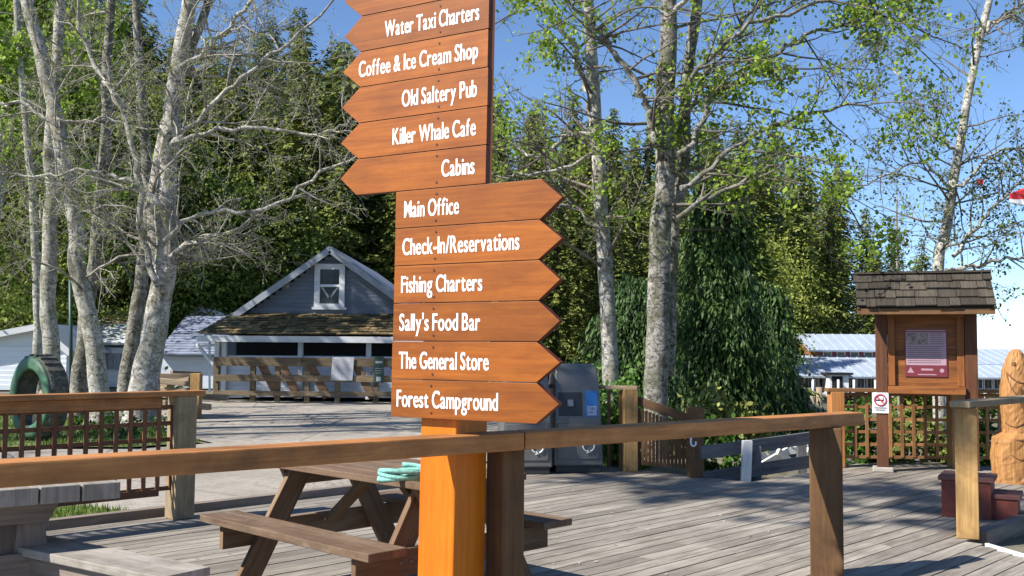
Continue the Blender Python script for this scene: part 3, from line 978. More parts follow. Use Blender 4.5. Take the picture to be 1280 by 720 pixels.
# no smoking sign on the kiosk post
nx, nz = kx(1103), kz(504.5, 1103)
ns = thing('no_smoking_sign', (nx, KY - .03, nz), 'small white no smoking sign on the kiosk post', 'sign')
b_ = MB(); b_.box((nx, KY - .008, nz), V((.095, 0, 0)), V((0, .005, 0)), ZU * .125, .5); b_.build('plate', M['white'], ns, .002)
b_ = MB()
b_.tube([V((nx + math.cos(a) * .066, KY - .017, nz + .035 + math.sin(a) * .066)) for a in np.linspace(0, 2 * math.pi, 33)], .0085, 6)
b_.bar((nx - .046, KY - .019, nz + .081), (nx + .046, KY - .019, nz - .011), .004, .015, (0, 0, 1)); b_.build('red_ring', M['signred'], ns)
b_ = MB(); b_.box((nx - .005, KY - .0155, nz + .033), V((.044, 0, 0)), V((0, .0015, 0)), ZU * .008, .5); b_.box((nx + .034, KY - .0155, nz + .055), V((.003, 0, 0)), V((0, .0015, 0)), ZU * .014, .5); b_.build('cigarette', M['black'], ns)
b_ = MB()
for i, wl in enumerate((.07, .055)):
    b_.box((nx, KY - .0145, nz - .06 - .025 * i), V((wl, 0, 0)), V((0, .0015, 0)), ZU * .006, .5)
b_.build('print', M['postergrey'], ns)

pivot = V(((kL.x + kR.x) / 2, KY, 0))
KR = Matrix.Rotation(R(-20), 3, 'Z')
for o in (ks, po, ns):
    o.location = pivot + KR @ (V(o.location) - pivot)
    o.rotation_euler = (0, 0, R(-20))
# ================================================================== RIGHT RAILING, STEPS, CARVING, PIT
pr = G(1210, 672)
rg = thing('railing', pr, 'weathered golden post and rail at the right edge', 'railing')
b_ = MB(); vpost(b_, pr, .082, 0, 1.02, (.91, -.41, 0)); b_.build('post', M['goldpost'], rg, .008)
rdir = V((.70, .71, 0))
b_ = MB(); b_.bar(pr + rdir * -.12 + ZU * 1.047, pr + rdir * 2.6 + ZU * 1.047, .16, .05); b_.build('handrail', M['greypost'], rg, .006)
b_ = MB(); vpost(b_, pr + rdir * 2.4, .082, 0, 1.02, (.91, -.41, 0)); b_.build('post', M['goldpost'], rg, .008)

sx = V((.87, -.493, 0)); sy = V((.493, .87, 0))
def redstep(p, wd, dp, h, label):
    r = thing('step_box', p, label, 'step', 'red wooden step boxes by the railing post')
    b_ = MB()
    n = 1
    for i in range(n):
        hh = (h - .04) / n
        z = hh * (i + .5)
        b_.box(p + sx * 0 + ZU * z - sy * (dp / 2), sx * (wd / 2), sy * .012, ZU * (hh / 2 - .0015))
        b_.box(p + ZU * z + sx * (wd / 2 - .013), sy * (dp / 2 - .014), sx * .012, ZU * (hh / 2 - .0015))
        b_.box(p + ZU * z - sx * (wd / 2 - .013), sy * (dp / 2 - .014), sx * .012, ZU * (hh / 2 - .0015))
        b_.box(p + ZU * z + sy * (dp / 2), sx * (wd / 2), sy * .012, ZU * (hh / 2 - .0015))
    b_.build('sides', M['red'], r, .003)
    b_ = MB()
    for i in range(3):
        d3 = (dp + .06) / 3
        b_.box(p + ZU * (h - .019) + sy * (-dp / 2 - .03 + d3 * (i + .5)), sx * (wd / 2 + .025), sy * (d3 / 2 - .003), ZU * .019)
    b_.build('tread', M['redtop'], r, .004)
redstep(G(1208, 648) + sy * .22, .40, .42, .36, 'taller red step box directly behind the golden post')
redstep(G(1247, 650) + sy * .20, .32, .38, .22, 'lower dark red step box on the right, toward the carving')

# pit beside the deck
pe = thing('pit_border', pr + UD * .1, 'weathered timber border around the sunken bed at right', 'timber border')
b_ = MB(); b_.box(UV(10.3, 2.86, .0), UD * 2.0, VD * .06, ZU * .055, .3); b_.build('beam', M['greyleg'], pe, .006)
b_ = MB(); b_.bar(V((3.60, 7.66, .002)), V((4.12, 4.9, .002)), .03, .034); b_.build('white_edge', M['whitewood'], pe, .004)
b_ = MB()
for i in range(16):
    b_.box(UV(8.3 + i * .24, 2.83, -.36), ZU * .3, UD * .112, VD * .02)
b_.build('lining', M['greyleg'], pe, .004)
lg = MB()
p = P(1285, 682, 7.9)
p0 = V((4.02, 7.98, -.14)); p1 = p0 + V((.9, .25, .03))
lg.tube([p0, p0.lerp(p1, .5) + ZU * .01, p1], [.07, .075, .07], 14)
tag(lg.build('log', M['log']), 'short cut log lying in the sunken bed at right', 'log')

# salmon carving
cz = G(1276, 606)
sc_ = thing('salmon_carving', cz, 'golden carved wooden salmon standing head up at the right edge', 'carving')
cb = MB()
prof = [(0, .27, .20), (.30, .28, .20), (.50, .26, .19), (.56, .165, .15), (.75, .175, .15), (.95, .185, .15), (1.12, .175, .14), (1.27, .145, .12), (1.38, .11, .095), (1.46, .07, .07), (1.50, .025, .03)]
K = 40
rows_ = []
for (z0, a0, d0), (z1, a1, d1) in zip(prof, prof[1:]):
    m_ = max(1, int((z1 - z0) / .035))
    for q in range(m_):
        rows_.append((z0 + (z1 - z0) * q / m_, a0 + (a1 - a0) * q / m_, d0 + (d1 - d0) * q / m_))
prof = rows_ + [prof[-1]]
cc0 = V((cz.x + .08, cz.y + .2, 0))
i0 = len(cb.v)
for z, a, d_ in prof:
    for j in range(K):
        an = 2 * math.pi * j / K
        sq = 1 + (.10 * abs(math.sin(2 * an)) if z < .55 else 0)
        nz_ = noise.noise((math.cos(an) * 2, math.sin(an) * 2, z * 5)) * .010 + rnd.uniform(-.0045, .0045)
        cb.v.append(cc0 + V((math.cos(an) * (a * sq + nz_), math.sin(an) * (d_ * sq + nz_), z)))
for q in range(len(prof) - 1):
    for j in range(K):
        j2 = (j + 1) % K
        an = .05 * j
        cb.face([i0 + q * K + j, i0 + q * K + j2, i0 + (q + 1) * K + j2, i0 + (q + 1) * K + j],
                [(prof[q][0], an), (prof[q][0], an + .05), (prof[q + 1][0], an + .05), (prof[q + 1][0], an)], .5, 0, False)
cb.face([i0 + (len(prof) - 1) * K + j for j in range(K)], None, .5)
fish = cb.build('body', M['carving'], sc_)
def csurf(z, ang, out=.0):           # point on the carving's skin
    for q in range(len(prof) - 1):
        if prof[q][0] <= z <= prof[q + 1][0]:
            t_ = (z - prof[q][0]) / (prof[q + 1][0] - prof[q][0])
            a = prof[q][1] * (1 - t_) + prof[q + 1][1] * t_; d_ = prof[q][2] * (1 - t_) + prof[q + 1][2] * t_
            return cc0 + V((math.cos(ang) * (a + out), math.sin(ang) * (d_ + out), z))
gv = MB()
gv.tube([csurf(1.22 - .10 * math.sin(k / 10 * math.pi), R(215 + k * 11), .002) for k in range(11)], .009, 6)      # jaw line
gv.tube([csurf(1.24 - .28 * math.sin(k / 10 * math.pi), R(205 + k * 12), .002) for k in range(11)], .007, 6)
gv.tube([csurf(.68 - .05 * math.sin(k / 10 * math.pi * 2), R(200 + k * 14), .002) for k in range(11)], .008, 6)
gv.tube([csurf(.44 + .05 * math.sin(k / 12 * math.pi), R(195 + k * 12), .012) for k in range(13)], .010, 6)
gv.tube([csurf(.30 + .03 * math.sin(k * .9), R(215 + k * 8), .012) for k in range(13)], .007, 6)
gv.build('grooves', M['groove'], fish)
ey_ = MB()
pe_ = csurf(1.33, R(235), -.004)
ey_.tube([pe_, pe_ + (pe_ - cc0 - ZU * 1.33).normalized() * .02], [.026, .02], 14); ey_.build('eye', M['groove'], fish)
fn = MB()
f0_ = csurf(.98, R(262), 0)
fn.prism([f0_ + V((-.03, 0, .10)), f0_ + V((.06, 0, .02)), f0_ + V((.02, 0, -.17)), f0_ + V((-.035, 0, -.06))], V((0, -.035, 0)), .9); fn.build('fin', M['groove'], fish, .008)

# ================================================================== PORCH HOUSE
HY = 29.0
hs = HY / F
hx = lambda px: P(px, 434, HY).x
hz = lambda py, px=412: P(px, py, HY).z
hroot = thing('porch_house', (hx(412), HY, 0), 'grey blue clapboard house with gable window and mossy porch roof', 'house')
ax, az = hx(412), hz(312)
elx, ez_ = hx(262), hz(418)
hw = ax - elx
slope = (az - ez_) / hw
# gable siding, set back under the rake
b_ = MB()
zz = hz(396); st = .125
while zz < az - .25:
    half = (az - .12 - zz) / slope - .10
    if half > .1:
        b_.box((ax, HY + .02, zz + st / 2), V((half, 0, 0)), V((0, .014, 0.006)), V((0, -.012, st / 2 + .006)))
    zz += st
b_.build('gable_wall', M['siding'], hroot)
wallz = hz(419)
b_ = MB()                                                # body behind the porch
b_.box((ax, HY + 5, (1.7) / 2), V((0, 4.97, 0)), V((hw - .25, 0, 0)), ZU * .85, .5)
b_.prism([(ax - hw + .3, HY + .06, 1.6), (ax + hw - .3, HY + .06, 1.6), (ax, HY + .06, az - .25)], (0, 9.8, 0), .5)
b_.build('wall', M['siding'], hroot)
# main roof
b_ = MB()
for sg in (-1, 1):
    a_ = V((ax + sg * (hw + .05), HY - .25, ez_ - .02)); p_ = V((ax, HY - .25, az + .02))
    d = (p_ - a_); nrm = V((-d.z * 1, 0, d.x)) if sg > 0 else V((-d.z, 0, d.x))
    nrm = V((0, 1, 0)).cross(d).normalized()
    if nrm.z < 0:
        nrm = -nrm
    b_.box((a_ + p_) / 2 + V((0, 5.1, 0)) + nrm * .03, d / 2 * 1.004, V((0, 5.1, 0)), nrm * .03)
hroof = b_.build('roof', M['blueroof'], hroot)
for sg in (-1, 1):
    b_ = MB()
    a_ = V((ax + sg * (hw + .05), HY - .285, ez_ - .085)); p_ = V((ax - sg * .0, HY - .285, az - .045))
    b_.bar(a_, p_, .03, .17, (0, 0, 1)); b_.build('barge_board', M['bluetrim'], hroot)
# window
wx0, wx1, wz0, wz1 = hx(392), hx(430), hz(384), hz(330)
b_ = MB()
fr = .16
for x0, x1, z0, z1 in ((wx0, wx0 + fr, wz0, wz1), (wx1 - fr, wx1, wz0, wz1), (wx0 + fr, wx1 - fr, wz1 - fr, wz1), (wx0 + fr, wx1 - fr, wz0, wz0 + .10), (wx0 - .06, wx1 + .06, wz0 - .07, wz0 - .003)):
    flat(b_, x0, x1, z0, z1, HY - .04, .045)
win = b_.build('window', M['trim'], hroot)
b_ = MB(); flat(b_, wx0 + fr, wx1 - fr, wz0 + .1, wz1 - fr, HY - .012, .006); b_.build('pane', M['glass'], win)
b_ = MB()
flat(b_, wx0 + fr, wx1 - fr, (wz0 + wz1) / 2 - .04, (wz0 + wz1) / 2 + .03, HY - .035, .02); b_.build('sash_bar', M['white'], win)
b_ = MB(); xm = (wx0 + wx1) / 2
for sg in (-1, 1):
    b_.prism([(xm + sg * .26, HY - .022, (wz0 + wz1) / 2 - .05), (xm + sg * .20, HY - .022, (wz0 + wz1) / 2 - .05), (xm + sg * .02, HY - .022, wz0 + .32), (xm + sg * .05, HY - .022, wz0 + .27)], (0, .004, 0), .5)
b_.build('curtain', M['curtain'], win)
# porch: skirt roof, posts, half wall
PYF = 27.75
pz = lambda py: P(412, py, PYF).z
sk = MB()
t0 = V((0, HY - .02, hz(394))); e0 = V((0, PYF - .35, pz(420)))
sd2 = t0 - e0; L2 = sd2.length; sd2.normalize(); sn2 = V((1, 0, 0)).cross(sd2)
if sn2.z < 0: sn2 = -sn2
rows = 8
xa, xb = hx(268) , ax + hw + .1
for r_ in range(rows):
    ins = (r_ / rows) * .55
    x = xa + ins
    while x < xb - ins:
        wd = rnd.uniform(.12, .3); x2 = min(x + wd, xb - ins)
        l0 = r_ * L2 / rows - rnd.uniform(0, .05); l1 = (r_ + 1) * L2 / rows + .05
        mid = V(((x + x2) / 2, e0.y, e0.z)) + sd2 * (l0 + l1) / 2 + sn2 * (.035 + rnd.uniform(0, .02))
        sk.box(mid, sd2 * (l1 - l0) / 2 - sn2 * .02, V(((x2 - x) / 2 - .006, 0, 0)), sn2 * .012)
        x = x2
sk.build('porch_roof', M['moss_shake'], hroot)
b_ = MB(); b_.box(((xa + xb) / 2, PYF - .36, pz(424.5)), V(((xb - xa) / 2, 0, 0)), V((0, .02, 0)), ZU * .085)
b_.build('porch_fascia', M['trim'], hroot)
b_ = MB()
for px in (272, 281, 376, 461, 548):
    x = P(px, 434, PYF).x
    o_ = b_
    b_ = MB(); b_.box((x, PYF, (pz(424)) / 2), ZU * (pz(424) / 2 - .05), V((.065, 0, 0)), V((0, .065, 0))); b_.build('porch_post', M['trim'], hroot)
b_ = MB(); zz = .1
x0_, x1_ = P(284, 434, PYF).x, xb - .2
while zz < pz(448):
    b_.box(((x0_ + x1_) / 2, PYF + .10, zz + .07), V(((x1_ - x0_) / 2, 0, 0)), V((0, .012, .006)), V((0, -.012, .076)))
    zz += .14
b_.build('half_wall', M['palesiding'], hroot)
b_ = MB(); b_.box(((x0_ + x1_) / 2, PYF + .95, 1.1), V(((x1_ - x0_) / 2, 0, 0)), V((0, .03, 0)), ZU * 1.05, .4); b_.build('porch_shade_wall', M['dark'], hroot)  # near-black sheet standing in for the deep shade inside the porch
b_ = MB(); b_.bar(P(246, 430, PYF + .3), P(267, 457, PYF), .05, .09); b_.bar(P(250, 433, PYF + .2), P(282, 430, PYF), .05, .07); b_.bar(P(262, 424, PYF + .2), P(262, 490, PYF), .05, .09); b_.build('side_brace', M['trim'], hroot)

# barricade before the porch
BY = 26.9
bx_ = lambda px: P(px, 434, BY).x
bz = lambda py: P(380, py, BY).z
br = thing('barricade', (bx_(380), BY, 0), 'rough timber barricade with slanted braces before the porch house', 'barricade')
X0, X1 = bx_(268), bx_(548)
for y0, y1 in ((447, 458), (469, 477), (489, 495)):
    b_ = MB()
    xx = X0
    while xx < X1:
        x2 = min(X1, xx + rnd.uniform(2.0, 2.8))
        b_.box(((xx + x2) / 2, BY, (bz(y0) + bz(y1)) / 2), V(((x2 - xx) / 2 - .004, 0, 0)), V((0, .025, 0)), ZU * (bz(y0) - bz(y1)) / 2)
        xx = x2
    b_.build('rail', M['barricade'], br, .006)
for px in (270, 316, 347, 384, 422, 470, 520):
    b_ = MB(); x = bx_(px); b_.box((x, BY + .10, bz(449) / 2), ZU * (bz(449) / 2), V((.07, 0, 0)), V((0, .06, 0))); b_.build('post', M['barricade'], br, .006)
for px in (325, 350, 386, 443, 490):
    b_ = MB(); b_.bar((bx_(px), BY + .045, bz(452)), (bx_(px + 24), BY - .06 + .1, bz(497)), .22, .03, (0, -1, 0.01)); b_.build('brace', M['table_leg'], br, .004)  # darker wood than the rails, painting in the shade on the braces
b_ = MB(); b_.box(P(428, 461, BY - .06), V((.29, 0, 0)), V((0, .004, 0)), V((.02, 0, .31)), .5)
tag(b_.build('paper_notice', M['paper']), 'large pale notice sheet wrapped over the barricade', 'notice')
gs = P(473.5, 462, BY - .06)
gsn = thing('green_sign', gs, 'tall narrow dark green sign on the barricade', 'sign')
b_ = MB(); b_.box(gs, V((.135, 0, 0)), V((0, .008, 0)), ZU * .35, .5); b_.build('plate', M['green'], gsn)
b_ = MB()
for dz, wd, h in ((.20, .09, .06), (.03, .10, .012), (-.03, .10, .012), (-.09, .08, .012)):
    b_.box(gs + V((0, -.012, dz)), V((wd, 0, 0)), V((0, .003, 0)), ZU * h * .5, .5)
b_.box(gs + V((0, -.012, -.25)), V((.06, 0, 0)), V((0, .003, 0)), ZU * .06, .5)
b_.build('print', M['paper'], gsn)

# ================================================================== OTHER BUILDINGS
def gable_hut(name, label, px0, px1, py_eave, py_apex, py_base, Y, depth, wall, roof, over=.3, apex_px=None, groundz=0):
    x0, x1 = P(px0, 434, Y).x, P(px1, 434, Y).x
    xm = P(apex_px, 434, Y).x if apex_px else (x0 + x1) / 2
    ze, za = P((px0 + px1) / 2, py_eave, Y).z, P((px0 + px1) / 2, py_apex, Y).z
    r = thing(name, ((x0 + x1) / 2, Y, groundz), label, 'house' if 'house' in name or 'cottage' in name else 'building')
    b_ = MB()
    zz = groundz
    n_ = int((ze - groundz) / .16) + 1
    for i in range(n_):
        h = (ze - groundz) / n_
        b_.box(((x0 + x1) / 2, Y - .012, groundz + h * (i + .5)), V(((x1 - x0) / 2, 0, 0)), V((0, .012, .004)), V((0, -.008, h / 2 + .002)))
    b_.prism([(x0, Y + .01, groundz), (x1, Y + .01, groundz), (x1, Y + .01, ze), (xm, Y + .01, za - .02), (x0, Y + .01, ze)], (0, depth, 0), .5)
    b_.build('wall', wall, r)
    b_ = MB()
    for xe in (x0, x1):
        d = V((xm - xe, 0, za - ze)); du = d.normalized()
        a_ = V((xe, 0, ze)) - du * over
        p_ = V((xm, 0, za))
        nr = V((0, 1, 0)).cross(du)
        if nr.z < 0: nr = -nr
        b_.box((a_ + p_) / 2 + V((0, Y - over + (depth + 2 * over) / 2, 0)) + nr * .05, (p_ - a_) / 2, V((0, (depth + 2 * over) / 2, 0)), nr * .05)
    b_.build('roof', roof, r)
    b_ = MB()
    for xe in (x0, x1):
        d = V((xm - xe, 0, za - ze)); du = d.normalized()
        b_.bar(V((xe, Y - over - .02, ze)) - du * over, V((xm, Y - over - .02, za)), .03, .2)
    b_.build('barge_board', M['trim'], r)
    return r, (x0, x1, xm, ze, za)
wc, inf = gable_hut('white_cottage', 'white clapboard cottage behind the birch trunks at far left', -70, 84, 433, 408, 490, 33, 5, M['whitewall'], M['metalroof'], .35, apex_px=53)
b_ = MB(); b_.tube([P(88, 350, 32), P(89, 500, 32)], .06, 8); tag(b_.build('green_pipe', M['pipe']), 'thin dark green pole beside the white cottage', 'pole')
sh, inf2 = gable_hut('shed', 'pale roofed shed with small windows seen between birch trunks', 100, 172, 438, 438, 490, 36, 5, M['whitewall'], M['paleroof'], .1)
b_ = MB()
zA, zB = P(140, 438, 35.8).z, P(140, 399, 39).z
xA, xB = P(96, 434, 36).x, P(178, 434, 36).x
sv = V((0, 3.2, zB - zA)); nn_ = V((1, 0, 0)).cross(sv).normalized()
b_.box(V(((xA + xB) / 2, 35.7, zA)) + sv / 2 + nn_ * .25, V(((xB - xA) / 2, 0, 0)), sv / 2, nn_ * .04); b_.build('roof_slope', M['paleroof'], sh)
b_ = MB(); b_.box(V(((xA + xB) / 2, 35.7, zA)) + sv * .8 + nn_ * .30, V(((xB - xA) / 2 - .1, 0, 0)), sv * .2, nn_ * .03); b_.build('roof_patch', M['patchroof'], sh)
for px in (130, 138, 147, 155):
    b_ = MB(); p = P(px, 452, 35.9); b_.box(p, V((.09, 0, 0)), V((0, .02, 0)), ZU * .28, .5); b_.build('window', M['bluetrim'], sh)
# long blue roofed shed
sh3 = thing('shed', P(240, 490, 35), 'blue grey roofed shed left of the porch house', 'shed')
b_ = MB(); xA, xB = P(196, 434, 35).x, P(292, 434, 35).x; zA, zB = P(240, 446, 35).z, P(240, 398, 38).z
b_.box(((xA + xB) / 2, 37.2, zA / 2), V(((xB - xA) / 2 - .1, 0, 0)), V((0, 2, 0)), ZU * zA / 2); b_.build('wall', M['palesiding'], sh3)
sv = V((0, 3.2, zB - zA)); nn_ = V((1, 0, 0)).cross(sv).normalized()
b_ = MB(); b_.box(V(((xA + xB) / 2, 34.9, zA)) + sv / 2 + nn_ * .05, V(((xB - xA) / 2, 0, 0)), sv / 2, nn_ * .04)
for i in range(16):
    b_.box(V(((xA + xB) / 2, 34.9, zA)) + sv * (i + .5) / 16 + nn_ * .10, V(((xB - xA) / 2, 0, 0)), sv * .026, nn_ * .012)
b_.build('roof', M['blueroof'], sh3)
gable_hut('far_house', 'small white gabled roof peeking above the blue shed', 236, 296, 399, 386, 430, 41, 4, M['whitewall'], M['metalroof'], .25, apex_px=249)
# red lodge by the water
LGY = 58
lgx = lambda px, Y=LGY: P(px, 441, Y).x
lgz = lambda py, Y=LGY, px=1100: P(px, py, Y).z
lo = thing('red_lodge', (lgx(1120), LGY, -1.6), 'long red lodge with pale metal roofs behind the kiosk', 'building')
A, B = lgx(1002), lgx(1330)
b_ = MB(); b_.box(((A + B) / 2, LGY + 2.5, (lgz(471) - 1.6) / 2), V(((B - A) / 2, 0, 0)), V((0, 2.5, 0)), ZU * (lgz(471) + 1.6) / 2); b_.build('wall', M['redwall'], lo)
A2, B2 = lgx(1018, 62), lgx(1200, 62)
b_ = MB(); b_.box(((A2 + B2) / 2, 64.5, (lgz(437, 62)) / 2), V(((B2 - A2) / 2, 0, 0)), V((0, 2.5, 0)), ZU * (lgz(437, 62)) / 2)
b_.prism([(A2, 62, lgz(437, 62)), (A2, 67, lgz(437, 62)), (A2, 64.5, lgz(419, 62))], (.2, 0, 0)); b_.build('upper_wall', M['redwall'], lo)
def slope_roof(mb, x0, x1, y0, z0, y1, z1, rib=.6):
    sv = V((0, y1 - y0, z1 - z0)); nn_ = V((1, 0, 0)).cross(sv).normalized()
    c_ = V(((x0 + x1) / 2, y0, z0)) + sv / 2
    mb.box(c_, V(((x1 - x0) / 2, 0, 0)), sv / 2, nn_ * .05)
    x = x0
    while x < x1:
        mb.box(V((x, y0, z0)) + sv / 2 + nn_ * .065, sv / 2, V((.025, 0, 0)), nn_ * .02); x += rib
b_ = MB(); slope_roof(b_, A - .4, B, LGY - .8, lgz(472, LGY - .8), 62, lgz(446, 62)); b_.build('lower_roof', M['metalroof'], lo)
b_ = MB(); slope_roof(b_, A2 - .5, B2 + .3, 61.4, lgz(439, 61.4), 64.5, lgz(419, 64.5)); slope_roof(b_, A2 - .5, B2 + .3, 67.6, lgz(439, 61.4), 64.5, lgz(419, 64.5) + .003); b_.build('upper_roof', M['metalroof'], lo)
b_ = MB(); slope_roof(b_, lgx(1212, 60), B + 3, 60, lgz(455, 60), 64, lgz(436, 64)); b_.build('side_roof', M['metalroof'], lo)
for px in (1034, 1051, 1068, 1085):
    b_ = MB(); x = lgx(px, 61.95); z = lgz(443, 61.95); b_.box((x, 61.95, z), V((.27, 0, 0)), V((0, .04, 0)), ZU * .16, .5); wn = b_.build('window', M['white'], lo)
    b_ = MB(); b_.box((x, 61.90, z), V((.21, 0, 0)), V((0, .02, 0)), ZU * .10, .5); b_.build('pane', M['glass'], wn)
for px in list(range(1010, 1100, 13)) + list(range(1222, 1262, 12)):
    if 1030 < px < 1050: continue
    b_ = MB(); x = lgx(px, LGY - .05); z = lgz(479, LGY); b_.box((x, LGY - .05, z), V((.25, 0, 0)), V((0, .04, 0)), ZU * .34, .5); wn = b_.build('window', M['white'], lo)
    for q in (-1, 1):
        b_ = MB(); b_.box((x + q * .105, LGY - .1, z), V((.085, 0, 0)), V((0, .02, 0)), ZU * .26, .5); b_.build('pane', M['glass'], wn)
b_ = MB(); x = lgx(1044, LGY - .7); b_.box((x, LGY - .7, lgz(480)), V((.55, 0, 0)), V((0, .6, 0)), ZU * .55, .5); b_.build('entry', M['white'], lo)
b_ = MB(); b_.box((x - .1, LGY - 1.31, lgz(481)), V((.3, 0, 0)), V((0, .02, 0)), ZU * .5, .5); b_.build('door', M['dark'], lo)
b_ = MB(); b_.box((x, LGY - .9, lgz(467)), V((.75, 0, 0)), V((0, .6, 0)), ZU * .06, .5); b_.build('entry_roof', M['dark'], lo)
b_ = MB(); b_.box(((A + B) / 2, LGY - 1.6, lgz(491)), V(((B - A) / 2, 0, 0)), V((0, .05, 0)), ZU * .05, .5); 
for px in range(1006, 1270, 16):
    b_.box((lgx(px), LGY - 1.6, lgz(495)), V((.06, 0, 0)), V((0, .06, 0)), ZU * .3, .5)
b_.build('porch_rail', M['white'], lo)
for px in (1006, 1037, 1056, 1082):
    b_ = MB(); b_.tube([(lgx(px), LGY - 1.5, lgz(500)), (lgx(px), LGY - 1.5, lgz(474))], .07, 6); b_.build('porch_post', M['white'], lo)
# mooring piles
for px, yt, Y in ((1008, 486, 40), (1015, 489, 44), (1024, 484, 46)):
    b_ = MB(); p = P(px, yt, Y); b_.tube([(p.x, p.y, -1.9), (p.x, p.y, p.z)], .14, 10)
    tag(b_.build('mooring_pile', M['polewood']), 'bare mooring pile before the red lodge', 'pile', 'mooring piles before the red lodge')

# ================================================================== TYRE, PILE, POLE
ty = V((P(50, 480, 15.8).x, 15.8, 0))
tyre = thing('painted_tyre', ty, 'big upright tyre with a green painted face on the lawn', 'tyre')
def torus_prof(mb, c_, axis, prof, k, m=0, a0=0, a1=2 * math.pi):
    axis = V(axis).normalized(); e1 = axis.cross(ZU).normalized(); e2 = ZU
    i = len(mb.v); n = len(prof)
    for j in range(k):
        an = 2 * math.pi * j / k
        rd = e1 * math.cos(an) + e2 * math.sin(an)
        for r_, x in prof:
            mb.v.append(c_ + rd * r_ + axis * x)
    for j in range(k):
        j2 = (j + 1) % k
        for q in range(n):
            q2 = (q + 1) % n
            mb.face([i + j * n + q, i + j2 * n + q, i + j2 * n + q2, i + j * n + q2], None, .5, m, True)
ta = V((-.62, -.78, 0))
RTY = .66
SQ = 1.43
tcn = ty + ZU * (RTY - .02)
b_ = MB(); torus_prof(b_, tcn, ta, [(a_ * SQ, b2 * .95) for a_, b2 in [(.31, -.17), (.40, -.19), (.45, -.16), (.46, -.06), (.46, .06), (.45, .16), (.40, .18), (.33, .17), (.345, .0)]], 48)
for j in range(26):
    an = 2 * math.pi * j / 26; e1 = ta.cross(ZU).normalized(); rd = e1 * math.cos(an) + ZU * math.sin(an); tg = e1 * -math.sin(an) + ZU * math.cos(an)
    for q in (-.065, .075):
        b_.box(tcn + rd * (RTY + .008) + ta * q, ta * .06, tg * .03, rd * .014, .5)
b_.build('tread', M['rubber'], tyre)
b_ = MB(); torus_prof(b_, tcn, ta, [(a_ * SQ, b2 * .95) for a_, b2 in [(.30, .176), (.33, .196), (.40, .198), (.452, .175), (.44, .15), (.32, .15)]], 48); b_.build('green_sidewall', M['greenpaint'], tyre)
b_ = MB(); b_.tube([tcn + V((-.05, .1, -.62)), tcn + V((.0, .05, -.1)), tcn + V((.10, 0, .10))], [.11, .1, .09], 12); tag(b_.build('log', M['log']), 'grey log standing in the opening of the green tyre', 'log')
b_ = MB()
for i in range(3):
    p = P(-4, 545, 11); c_ = V((p.x, 11, .1))
b_.v = []; K2 = 10
for j in range(9):
    th = math.pi * j / 8
    for q in range(K2):
        an = 2 * math.pi * q / K2
        d = V((math.sin(th) * math.cos(an) * .30, math.sin(th) * math.sin(an) * .22, math.cos(th) * .22))
        d *= 1 + .35 * noise.noise(d * 4)
        b_.v.append(c_ + d)
for j in range(8):
    for q in range(K2):
        b_.face([j * K2 + q, (j + 1) * K2 + q, (j + 1) * K2 + (q + 1) % K2, j * K2 + (q + 1) % K2], None, .5)
tag(b_.build('boulder', M['stone']), 'grey boulder on the lawn at the left edge', 'rock')
# timber pile by the bush
tp = thing('timber_pile', P(228, 492, 22), 'loose pile of weathered timbers near the porch house', 'timber pile')
for px, py, qx, qy, Y in ((196, 470, 246, 471, 21.8), (200, 476, 248, 481, 21.6), (196, 483, 240, 474, 21.9), (198, 488, 250, 488, 21.7), (214, 466, 250, 468, 22.2), (205, 494, 285, 497, 21.5), (205, 503, 262, 509, 21.2)):
    b_ = MB(); b_.bar(P(px, py, Y), P(qx, qy, Y + rnd.uniform(-.3, .5)), .16, .12); b_.build('timber', M['log'], tp, .008)
b_ = MB(); p = P(245, 500, 21.0); b_.box((p.x, 21.0, .44), ZU * .46, V((.10, 0, 0)), V((0, .10, 0)), .6); tag(b_.build('bollard_post', M['goldpost'], bevel=.01), 'thick square golden post beside the timber pile', 'post')
b_ = MB(); p0 = P(335, 440, 46); b_.tube([(p0.x, 46, 0), (p0.x, 46, P(335, 331, 46).z)], [.16, .13], 10); pole = tag(b_.build('utility_pole', M['polewood']), 'pale utility pole rising behind the porch house roof', 'pole')
b_ = MB(); a_, c_ = P(334, 354, 46), P(150, 378, 44)
b_.tube([a_.lerp(c_, q / 14) - ZU * .5 * math.sin(q / 14 * math.pi) for q in range(15)], .028, 5); tag(b_.build('cable', M['wire']), 'pale overhead cable running left from the utility pole', 'cable')

